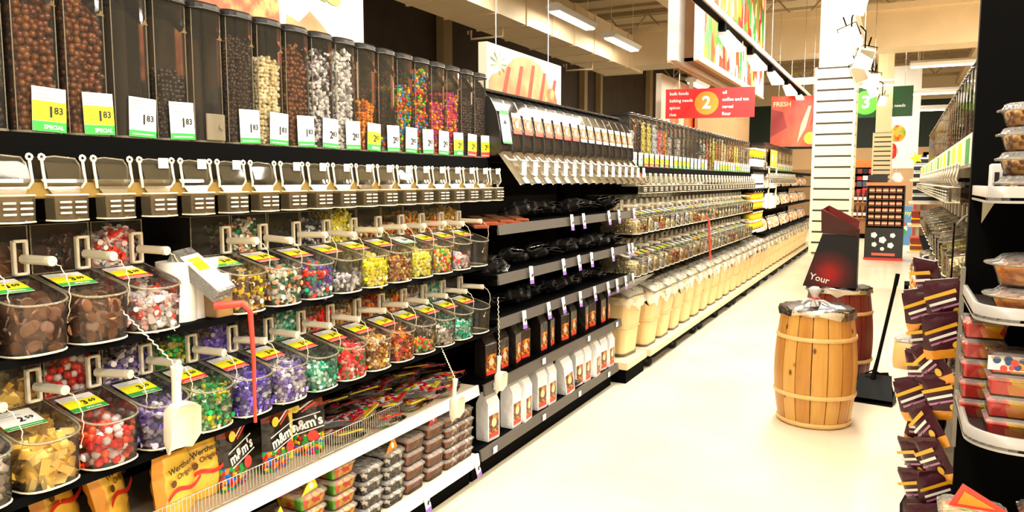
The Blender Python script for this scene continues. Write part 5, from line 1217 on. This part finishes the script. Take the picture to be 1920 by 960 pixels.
# ------------------------------------------------------------------ right hand shelving, aisle side
t = thing('shelving_unit', 'right hand shelving unit seen nearly edge on behind the black end panel', 'shelving', (.22, 2.98, 0))
a = MB(); a.box(.42, .46, 0, 8.2, 0, 1.92, BACK); a.build('back_panel', t)
for z in (.16, .80, 1.112, 1.605):
    a = MB(); a.box(.0 if z > 1 else .02, .42, 0, 8.2, z - .03, z, TANS if z < .5 else BLK); o = a.build('shelf', t)
    if z > 1.5: a = MB(); a.box(-.008, .0, 0, 8.2, z - .055, z + .065, WHT); [a.box(-.010, -.008, .2 + .42 * i, .2 + .42 * i + .17, z - .04, z + .05, YEL if i % 3 else GRN) for i in range(19)]; a.build('label_rail', o)
for q in (1,):
    a = MB(); a.box(.02, .42, 0, 8.2, 0, .12, BLK); a.build('kick_plate', t)
for k in range(42):
    loc = (.235, 3.08 + .19 * k, 1.605); c_ = ('milk', 'nuts', 'toffee', 'redbrown')[k % 4]
    if k > 30: continue
    t = dup(proto, loc, rz=math.pi); t.scale = (1, 1.5, .93); tag(t, 'tower dispenser of brown nuts on the right hand shelving, %s from the black end panel' % ORD[k], 'dispenser', 'right hand tower dispensers')
    o = tower_fill(c_, .8, 'chunk', .015, loc, 'brown filling of the %s right hand tower from the end panel' % ORD[k], 'fillings of the right hand towers'); o.rotation_euler = (0, 0, math.pi); o.scale = (1, 1.5, .93)
for z, nm in ((1.113, 'upper'), (.803, 'lower')):
    for k in range(14 if z > 1 else 12):
        y = 3.25 + .34 * k; loc = (.16, y, z); t = dup(binp, loc, rz=math.pi); t.scale = (1, 2, 1); tag(t, 'clear scoop bin on the right hand shelving, %s of the %s row' % (ORD[k], nm), 'scoop bin', 'right hand scoop bins')
        kd = ('greywhite', 'cream', 'toffee', 'yellow')[(k + (z > 1)) % 4]
        o = heap('heap_of_sweets', ('hopper', .8, 'chunk', .0155), hop_inside(.8), (-FD, 0, -BW / 2, BW / 2, .006, .2), .0155, 'chunk', CB[kd], loc, 'loose sweets in the %s bin of the right hand %s row' % (ORD[k], nm), 'sweets', 'heaps in the right hand bins', rz=math.pi); o.scale = (1, 2, 1)
# hanging packets lower on the right hand shelving
def side_bag(m, seed):
    t = empty('snack_bag', (0, 0, 0)); a = MB(); pillow(a, .15, .20, .05, lambda u, v, f: m if .08 < v < .9 else FILM, seed=seed); a.build('pouch', t); a = MB(); a.box(-.002, .004, -.06, .06, .185, .21, PAP); a.build('header_card', t); return t
sb = [side_bag(m, i) for i, m in enumerate((V_BAG, PKT, F_YL, vor_mat('pale_sweets_bag', [(.9, .88, .8), (.85, .8, .6), (.7, .3, .1), (.9, .9, .85)], 50, .25), V_BAG2, F_RD))]
rb = random.Random(8)
for r_, z in enumerate((.18, .40, .60)):
    for k in range(22):
        t = dup(sb[(k * 5 + r_ * 2) % 6], (.19 - .05 * rb.random(), 3.25 + .19 * k + .05 * rb.random(), z), rot=(R(rb.uniform(-8, 8)), R(rb.uniform(-6, 6)), R(180 + rb.uniform(-35, 35))))
        tag(t, 'snack bag hanging on the right hand shelving, %s of the %s row' % (ORD[k], ('lowest', 'middle', 'top')[r_]), 'bag', 'snack bags on the right hand shelving')
for k in range(8):
    t = dup(sb[(k + 1) % 2 * 3], (.10 + .02 * (k % 2), 3.3 + .25 * k, .88 - .02 * (k % 3)), rot=(0, R(-10), R(170))); tag(t, 'pale snack bag bulging below the right hand bins, %s from the end panel' % ORD[k], 'bag', 'pale bulging snack bags')
for q in sb: kill(q)
# small merchandise rack at the far end of the right hand row
t = thing('merchandise_rack', 'small rack of black and white boxes at the far end of the right hand shelving', 'rack', (.10, 11.3, 0))
a = MB(); a.box(0, .5, 0, .5, 0, .12, BLK); a.box(.46, .5, 0, .5, 0, 1.95, CRM)
for z in (.55, .9, 1.2, 1.5): a.box(0, .48, 0, .5, z, z + .03, CRM)
a.build('rack', t)
for z, n in ((1.53, 3), (1.23, 3), (.93, 2), (.58, 2)):
    for j in range(n):
        a = MB(); m_ = (mat('black_bucket'), BKT[2], CB['multi'], F_YL)[(j + int(z * 10)) % 4] if z > 1 else (F_YL, F_RD)[j % 2]
        a.box(.04, .34, .03, .38, z + .095 * j, z + .095 * j + .088, BKT[2] if z > 1 else m_, bev=.008); a.box(.038, .345, .02, .03, z + .095 * j + .02, z + .095 * j + .07, mat('black_bucket') if z > 1 else F_BR); o = a.build('box', t)
a = MB(); a.M = FY(.06, .0, 1.80); blob(a, Matrix.Identity(4), [(.08 * (1 if i % 2 else .5) * math.cos(i * .628), .08 * (1 if i % 2 else .5) * math.sin(i * .628)) for i in range(10)], YEL, 0); a.build('yellow_star', t)

# ------------------------------------------------------------------ right hand shelf end facing the viewer
EX0, EY = .20, 2.86
GREYB = mat('grey_white_shelf_band', (.36, .34, .31), .35, noise=.08, nscale=8)
t = thing('end_shelving', 'black end shelving with three curved grey edged shelves nearest on the right', 'shelving', (0, 0, 0))
a = MB(); a.box(EX0, 1.5, EY, EY + .05, 0, 2.9, mat('black_end_panel', (.0015, .0015, .0015), .7, spec=.05)); a.build('end_panel', t)
a = MB(); a.box(EX0 - .012, EX0, EY - .01, EY + .03, .62, 1.22, mat('dull_upright', (.25, .22, .18), .5)); a.build('side_upright', t)
def tray_pts(x0, y0, y1, r, x1, n=8):
    P = [(x0, y1)]
    for i in range(n + 1): q = R(180 + 90 * i / n); P.append((x0 + r + r * math.cos(q), y0 + r + r * math.sin(q)))
    P.append((x1, y0)); return P
for z, x0, y0, r in ((1.487, .205, 2.36, .05), (1.165, .195, 2.36, .10), (.815, .19, 2.36, .12)):
    P = tray_pts(x0, y0, EY, r, 1.35)
    Q = [(x0 + .012, EY)] + [(x0 + r + (r - .012) * math.cos(R(180 + 90 * i / 8)), y0 + r + (r - .012) * math.sin(R(180 + 90 * i / 8))) for i in range(9)] + [(1.35, y0 + .012)]
    a = MB(); a.prism(P + [(1.35, EY)], 'z', z - .038, z - .03, BLK if z > 1.4 else mat('dark_shelf_deck', (.03, .02, .018), .35)); o = a.build('shelf', t)
    a = MB(); rings = [[(x, y, zz) for x, y in P] for zz in (z - .045, z)] + [[(x, y, zz) for x, y in Q] for zz in (z, z - .04)]
    a.loft(rings, GREYB, close=False, caps=(False, False), smooth=True); a.build('edge_band', o)
    a = MB(); a.box(x0 + .18, 1.34, y0 - .006, y0 - .001, z - .05, z - .004, mat('label_holder', (.46, .43, .39), .3)); a.build('label_strip', o)
    a = MB(); a.prism([(x0 + .03, z - .04), (x0 + .07, z - .04), (x0 + .03, z - .12)], 'y', EY - .012, EY - .002, CRM); a.build('bracket', o)
a = MB(); a.box(.10, 1.35, 2.15, EY, .10, .16, BLK); a.box(.12, 1.35, 2.2, EY, 0, .10, BLK); a.build('base_deck', t)
a = MB(); a.prism([(.06, .0), (.16, 0), (.16, .07), (.08, .05)], 'y', 3.7, 3.86, BLK); o = a.build('black_bracket'); tag(o, 'small black bracket on the floor beside the right hand shelving', 'bracket')
# food packs on it
V_GRAN = vor_mat('granola_fill', [(.36, .18, .06), (.58, .38, .18), (.14, .05, .02), (.66, .5, .28), (.28, .09, .03)], 75, .35, bump=.9)
V_NOOD = mulnoise('orange_noodle_fill', (.30, .07, .02), (.85, .45, .12), 26, stretch=(1, 1, 2.5), mid=(.65, .22, .04), sharp=.18)
V_FRU = vor_mat('cut_fruit_fill', [(.85, .10, .03), (.9, .35, .03), (.75, .03, .03), (.95, .55, .08), (.6, .02, .02)], 30, .2)
V_GUM2 = vor_mat('ring_gummies_fill', [(.85, .1, .05), (.9, .5, .05), (.3, .6, .1), (.95, .8, .4), (.8, .3, .05)], 38, .25)
def bowl():
    t = empty('granola_bowl', (0, 0, 0)); a = MB(); a.lathe([(.05, .0), (.056, .004), (.066, .038), (.074, .042)], CLR, 22, caps=(True, False)); a.build('bowl', t)
    a = MB(); a.lathe([(.048, .003), (.054, .006), (.063, .038), (.056, .047), (.02, .052)], V_GRAN, 22); a.build('filling', t)
    a = MB(); a.lathe([(.080, .040), (.080, .046), (.070, .050), (.062, .062), (.058, .064)], FILM, 22, caps=(False, True)); a.tube([(.079 * math.cos(i * .35), .079 * math.sin(i * .35), .044) for i in range(18)], .0025, CLRE, 4, close=True); a.build('lid', t); return t
bw_ = bowl()
for j in range(4):
    for c_ in range(3):
        t = dup(bw_, (.305 + .17 * c_, 2.47 + .004 * j, 1.450 + .0655 * j)); tag(t, 'clear bowl of granola on the top end shelf, %s of the %s stack' % (('lowest', 'second', 'third', 'topmost')[j], ORD[c_]), 'bowl', 'stacked granola bowls')
kill(bw_)
for c_ in range(2):
    a = MB(); a.box(0, .09, 0, .06, 0, .10, BKT[2], bev=.004); [a.box(.01 + .02 * i, .022 + .02 * i, -.002, 0, .03, .075, INK) for i in range(3)]; o = a.build('small_carton'); o.location = (.235 + .12 * c_, 2.66, 1.452); tag(o, 'small black and white carton behind the granola bowls, %s' % ORD[c_], 'carton')
def oval(fill, w_, d_, h_, nm):
    t = empty(nm, (0, 0, 0))
    def ov(a_, b_, z, n=28, e=.75): return [(a_ * math.copysign(abs(math.cos(q)) ** e, math.cos(q)), b_ * math.copysign(abs(math.sin(q)) ** e, math.sin(q)), z) for q in [2 * math.pi * i / n for i in range(n)]]
    a = MB(); a.loft([ov(w_ * .40, d_ * .40, 0), ov(w_ * .46, d_ * .46, h_ * .62)], CLR, caps=(True, False), smooth=True); a.loft([ov(w_ * .46, d_ * .46, h_ * .62), ov(w_ * .52, d_ * .52, h_ * .66)], CLRE, caps=(False, False)); a.build('tray', t)
    a = MB(); a.loft([ov(w_ * .38, d_ * .38, .004), ov(w_ * .44, d_ * .44, h_ * .6), ov(w_ * .34, d_ * .34, h_ * .78)], fill, smooth=True); a.build('filling', t)
    a = MB(); a.loft([ov(w_ * .52, d_ * .52, h_ * .67), ov(w_ * .45, d_ * .45, h_ * .72), ov(w_ * .38, d_ * .38, h_ * .93), ov(w_ * .30, d_ * .30, h_ * .97)], FILM, caps=(False, True), smooth=True); a.tube(ov(w_ * .52, d_ * .52, h_ * .665), .003, CLRE, 5, close=True); a.build('lid', t); return t
ov_ = oval(V_NOOD, .30, .22, .088, 'noodle_tray')
for j in range(2):
    for c_ in range(2): t = dup(ov_, (.375 + .33 * c_, 2.50, 1.128 + .088 * j)); tag(t, 'clear oval tray of brown noodles, %s of the %s stack, middle end shelf' % (('lower', 'upper')[j], ORD[c_]), 'food tray', 'stacked noodle trays')
kill(ov_)
ft = tub('fruit_tub', .13, .12, .062, V_FRU, bev=.012); gt = tub('gummy_tub', .16, .17, .062, V_GUM2, bev=.02)
def berry_label(p_):
    a = MB(); M = FY(0, -.062, 0); a.add([(-.062, .012, .0), (.062, .012, 0), (.062, .052, 0), (-.062, .052, 0)], [(0, 1, 2, 3)], mat('berry_card', (.75, .72, .68), .4), M=M)
    rng = random.Random(6)
    for i in range(16): blob(a, M, circ(rng.uniform(-.05, .05), rng.uniform(.018, .046), rng.uniform(.006, .011), 9), (mat('berry_blue', (.03, .06, .16), .4), RED, ORG, mat('berry_blue'))[i % 4], .0006 + .0002 * i)
    o = a.build('printed_label', p_); return o
for s_, (x, y, n, gap) in enumerate(((.245, 2.70, 5, 0), (.30, 2.52, 4, 0), (.44, 2.52, 5, 0), (.58, 2.52, 5, 0))):
    for j in range(n):
        t = dup(ft, (x, y, .779 + .062 * j)); tag(t, 'clear tub of cut fruit, %s of the %s stack, lowest end shelf' % (('lowest', 'second', 'third', 'fourth', 'topmost')[j] if j < n - 1 else 'topmost', ('rear', 'front', 'second front', 'third front')[s_]), 'tub', 'stacked fruit tubs')
        if s_ == 1 and j == 3: berry_label(t)
        if s_ == 1 and j < 3: a = MB(); a.box(.034, .062, -.064, -.0625, .005, .055, PAP); a.build('barcode_label', t)
for s_, (x, y, n) in enumerate(((.215, 2.36, 7), (.40, 2.42, 7), (.57, 2.42, 7))):
    for j in range(n):
        t = dup(gt if s_ == 0 else ft, (x, y, .161 + .0645 * j), scale=(1, 1, 1.03) if s_ == 0 else (1.2, 1.2, 1.03)); tag(t, 'clear tub of %s on the bottom end deck, %s of the %s stack' % ('ring gummies' if s_ == 0 else 'cut fruit', ('lowest', 'second', 'third', 'fourth', 'fifth', 'sixth', 'topmost')[j], ORD[s_]), 'tub', 'stacks on the bottom end deck')
a = MB(); a.M = Matrix.Rotation(R(8), 4, 'X'); a.prism([(-.08, 0), (.07, 0), (-.05, .07)], 'y', 0, .003, RED); blob(a, FY(0, -.001, 0), [(-.06, .01), (.03, .01), (-.045, .05)], ORG); o = a.build('topper_card'); o.location = (.235, 2.33, .615); tag(o, 'red and orange pointed card on top of the ring gummies tubs', 'card')
kill(ft); kill(gt)
# clip strips of plum and orange sweets bags at the corner
def clip_bag():
    t = empty('sweets_bag', (0, 0, 0)); a = MB(); pillow(a, .125, .155, .045, lambda u, v, f: F_OR if v < .24 else F_PU, seed=12); a.build('pouch', t)
    a = MB(); M = FX(.023, 0, .08) @ Matrix.Rotation(R(10), 4, 'Z')
    blob(a, M, [(-.052, .030), (.05, .036), (.05, .050), (-.052, .042)], mat('yellow_print', (.8, .45, .02), .4)); blob(a, M, [(-.045, .004), (.04, .010), (.04, .020), (-.045, .014)], PAP); blob(a, M, [(-.045, -.014), (.045, -.008), (.045, -.001), (-.045, -.006)], mat('lilac_print', (.5, .2, .4), .4)); blob(a, M, circ(.03, -.03, .014), mat('yellow_print'), .002); a.build('printed_label', t)
    a = MB(); a.box(-.003, .003, -.05, .05, .148, .166, F_PU); a.build('top_seal', t); return t
cb_ = clip_bag(); rb = random.Random(9)
t = thing('clip_strip', 'black clip strip holding the plum and orange sweets bags at the shelf corner', 'clip strip', (.165, 2.98, 0)); a = MB(); a.box(0, .004, -.015, .015, .30, 1.36, BLK); a.build('strip', t); a = MB(); a.tube([(0, 0, 1.34), (.03, 0, 1.38), (.06, 0, 1.40)], .004, CHR); a.build('hook', t)
for i in range(17):
    z = 1.19 - .055 * i; x = .135 + (.035 if i % 2 else -.014) + rb.uniform(-.014, .014)
    t = dup(cb_, (x, 2.96 + .14 * (i % 2 == 0) + rb.uniform(-.02, .02) - .03 * (i % 2), z - .12), rot=(R(rb.uniform(-14, 14) + (22 if i % 2 else 6)), R(rb.uniform(-8, 8) + 14), R(-105 + rb.uniform(-34, 30))))
    tag(t, 'plum coloured sweets bag with orange foot, %s from the top of the hanging strip' % ORD[i], 'bag', 'plum and orange sweets bags')
for i in range(7):
    a = MB(); a.box(0, .012, 0, .004, -.0, .30, (F_YL, BLK, F_BR, F_RD, BLK, F_GO, BLK)[i]); o = a.build('tall_packet')
    bpy.data.objects.remove(o)
t = thing('sweets_pouch', 'small tan nut pouch hanging beside the plum sweets bags', 'bag', (.045, 3.15, .80)); a = MB(); pillow(a, .09, .12, .05, lambda u, v, f: CB['nuts'] if v < .8 else FILM, seed=5, M=Matrix.Rotation(R(-100), 4, 'Z')); a.build('pouch', t); a = MB(); a.box(-.03, .03, -.002, .002, .11, .135, PAP); a.build('header', t)
kill(cb_)

# ------------------------------------------------------------------ far end of the shop
# display of snack jars with a black and white front
t = thing('promotion_display', 'tall black promotion display of small brown packs in the far aisle', 'display', (-.25, 16.0, 0))
a = MB(); a.box(-.33, .33, 0, .5, 0, .62, mat('display_black', (.008, .008, .008), .4)); a.box(-.33, .33, .42, .5, .62, 1.45, mat('display_black')); a.box(-.33, -.31, .0, .5, .6, 1.45, mat('display_black')); a.box(.31, .33, .0, .5, .6, 1.45, mat('display_black')); a.build('body', t)
a = MB(); a.box(-.34, .34, -.02, .0, 0.0, .05, mat('display_red_band', (.5, .03, .02), .4)); M = FY(0, -.003, .35)
for x, y, r_ in ((-.17, .13, .06), (.15, .13, .05), (-.02, .04, .07), (-.16, -.05, .05), (.12, -.06, .06), (-.02, -.13, .04)): blob(a, M, circ(x, y, r_, 5), PAP)
blob(a, M, [(-.2, -.26), (.2, -.26), (.2, -.21), (-.2, -.21)], mat('display_red', (.75, .12, .08), .4), .003); a.build('front_print', t)
for r_ in range(6):
    z = .66 + .125 * r_; a = MB(); a.box(-.31, .31, .04, .42, z - .015, z, mat('display_black')); sh = a.build('shelf', t)
    for c_ in range(5):
        a = MB(); a.box(-.29 + .118 * c_, -.29 + .118 * c_ + .1, .06, .2, z, z + .085, mat('brown_pack', (.28, .08, .03), .35), bev=.006); a.box(-.285 + .118 * c_, -.285 + .118 * c_ + .09, .058, .06, z + .03, z + .06, mat('pack_label', (.85, .55, .35), .4)); a.build('pack', sh)
a = MB(); a.box(-.34, .34, -.01, .02, 1.42, 1.48, mat('display_orange', (.85, .25, .08), .4)); a.box(-.3, .02, -.015, .03, 1.48, 1.62, mat('display_black')); a.lathe([(.08, 1.48), (.11, 1.56), (.05, 1.66)], PAP, 10, M=Matrix.Translation((.18, .1, 0))); a.text('ooo', .14, WHT, FY(-.14, -.016, 1.60), bold=.02) if False else None; a.build('header', t)
# blue carton
t = thing('blue_carton', 'tall light blue carton with a yellow band of lettering beside the promotion display', 'carton', (.06, 19, 0))
a = MB(); a.box(-.2, .2, 0, .4, .08, .95, mat('carton_blue', (.10, .28, .55), .5)); a.box(-.2, .2, 0, .4, .0, .08, WHT); a.build('box', t); a = MB(); a.M = FY(0, -.002, 0)
a.text('Sunny', .14, YEL, Matrix.Translation((0, .80, .001)), bold=.02); blob(a, Matrix.Identity(4), circ(0, .45, .11, 12, .8), PAP); blob(a, Matrix.Identity(4), circ(0, .55, .07, 12), RED, .002); blob(a, Matrix.Identity(4), circ(.02, .38, .07, 12), GRN, .003); a.build('front_print', t)
t = thing('red_bin', 'red display bin with a yellow top behind the blue carton', 'bin', (.19, 20.5, 0)); a = MB(); a.loft([[(x, y, z) for x, y in ((-k, -k), (k, -k), (k, k), (-k, k))] for z, k in ((0.0, .12), (.8, .13), (1.38, .17))], mat('bin_red', (.8, .02, .02), .4)); a.build('body', t)
a = MB(); a.box(-.14, .14, -.14, .14, 1.38, 1.56, YEL, bev=.02); a.build('yellow_top', t); a = MB(); blob(a, FY(0, -.19, 1.1), circ(0, 0, .08), mat('pale_red_print', (.9, .3, .25), .5)); a.build('front_print', t)
t = thing('wine_rack', 'low wooden rack of bottles far behind the near column', 'rack', (-.98, 22, 0)); a = MB(); a.box(-.5, .35, 0, .5, 0.0, .12, BLK); a.box(-.5, .35, .05, .5, .12, .95, mat('rack_wood', (.38, .18, .05), .5)); a.box(-.5, .35, -.02, .5, .52, .55, mat('rack_wood')); a.box(-.5, .35, -.02, .5, .93, .96, mat('rack_wood')); a.build('rack', t)
for k in range(7):
    for z in (.55, .96) if k < 7 else ():
        a = MB(); a.lathe([(.045, 0), (.045, .17), (.016, .24), (.016, .31)], mat('dark_bottle', (.06, .01, .01), .2), 10, M=Matrix.Translation((-.44 + .12 * k, .01, z))); o = a.build('bottle', t); a = MB(); a.lathe([(.047, .05), (.047, .13)], PAP, 10, M=Matrix.Translation((-.44 + .12 * k, .01, z)), caps=(False, False)); a.build('bottle_label', o)
for i, (x, y, z0, w_, h_, lab, cl) in enumerate(((-1.0, 24, 1.15, .9, .75, 'black and white', 'dark'), (.05, 23, 1.1, .7, .9, 'dark and red', 'mixed'), (.75, 23.5, 1.0, .5, 1.3, 'red and dark', 'redbrown'), (-.1, 21, .0, .6, 1.1, 'red topped', 'multi'))):
    t = thing('goods_stand', 'distant stand of %s goods beyond the columns, %s of four' % (lab, ORD[i]), 'stand', (x, y, 0)); a = MB(); a.box(-w_ / 2, w_ / 2, 0, .4, 0, z0, mat('stand_wood', (.25, .12, .05), .6) if z0 else BLK); a.box(-w_ / 2, w_ / 2, .3, .4, z0, z0 + h_, BLK); a.build('stand', t)
    rg = random.Random(i)
    for r_ in range(4):
        a = MB(); m_ = [mat('black_bucket'), BKT[2], F_RD, F_BR, mat('slate_pack', (.08, .09, .14), .4)]
        for c_ in range(6):
            xx = -w_ / 2 + w_ * c_ / 6; a.box(xx + .01, xx + w_ / 6 - .01, .1, .3, z0 + h_ * r_ / 4 + .01, z0 + h_ * r_ / 4 + h_ * rg.uniform(.12, .22), m_[(rg.randrange(5))])
        o = a.build('row_of_goods', t); o['kind'] = 'stuff'
t = thing('orange_canopy', 'orange counter canopy far behind the near column', 'canopy', (-.95, 24.6, 0)); a = MB(); a.box(-.45, .45, 0, .3, 1.85, 2.12, mat('canopy_orange', (.85, .20, .03), .5)); a.build('board', t); a = MB(); a.box(-.45, -.40, 0, .05, 0, 1.85, BLK); a.box(.40, .45, 0, .05, 0, 1.85, BLK); a.build('posts', t)
t = thing('balloon', 'round green yellow and red foil balloon floating beside the white panel', 'balloon', (-.13, 18, 2.5)); a = MB(); a.ball((0, 0, 0), .17, mulnoise('balloon_print', (.75, .08, .03), (.35, .6, .08), 9, mid=(.95, .6, .05)), seg=20, rings=12, sq=(1, .5, 1.05)); a.build('balloon_skin', t); a = MB(); a.tube([(0, 0, -.17), (.03, 0, -.9), (.0, 0, -2.5)], .004, WHT, 4); a.build('ribbon', t)
t = thing('balloon', 'red balloon floating just below the foil one', 'balloon', (-.20, 18.2, 2.14)); a = MB(); a.ball((0, 0, 0), .13, mat('balloon_red', (.8, .03, .03), .2), seg=18, rings=12, sq=(.75, .75, 1.3)); a.build('balloon_skin', t); a = MB(); a.tube([(0, 0, -.16), (.03, 0, -.6), (.0, 0, -2.14)], .004, WHT, 4); a.build('ribbon', t)
# ------------------------------------------------------------------ tidy the patterns used for copying
for r_ in (proto, binp, scoopp): kill(r_)
for d_ in (cards, bcards):
    for o_ in list(d_.values()): bpy.data.objects.remove(o_)
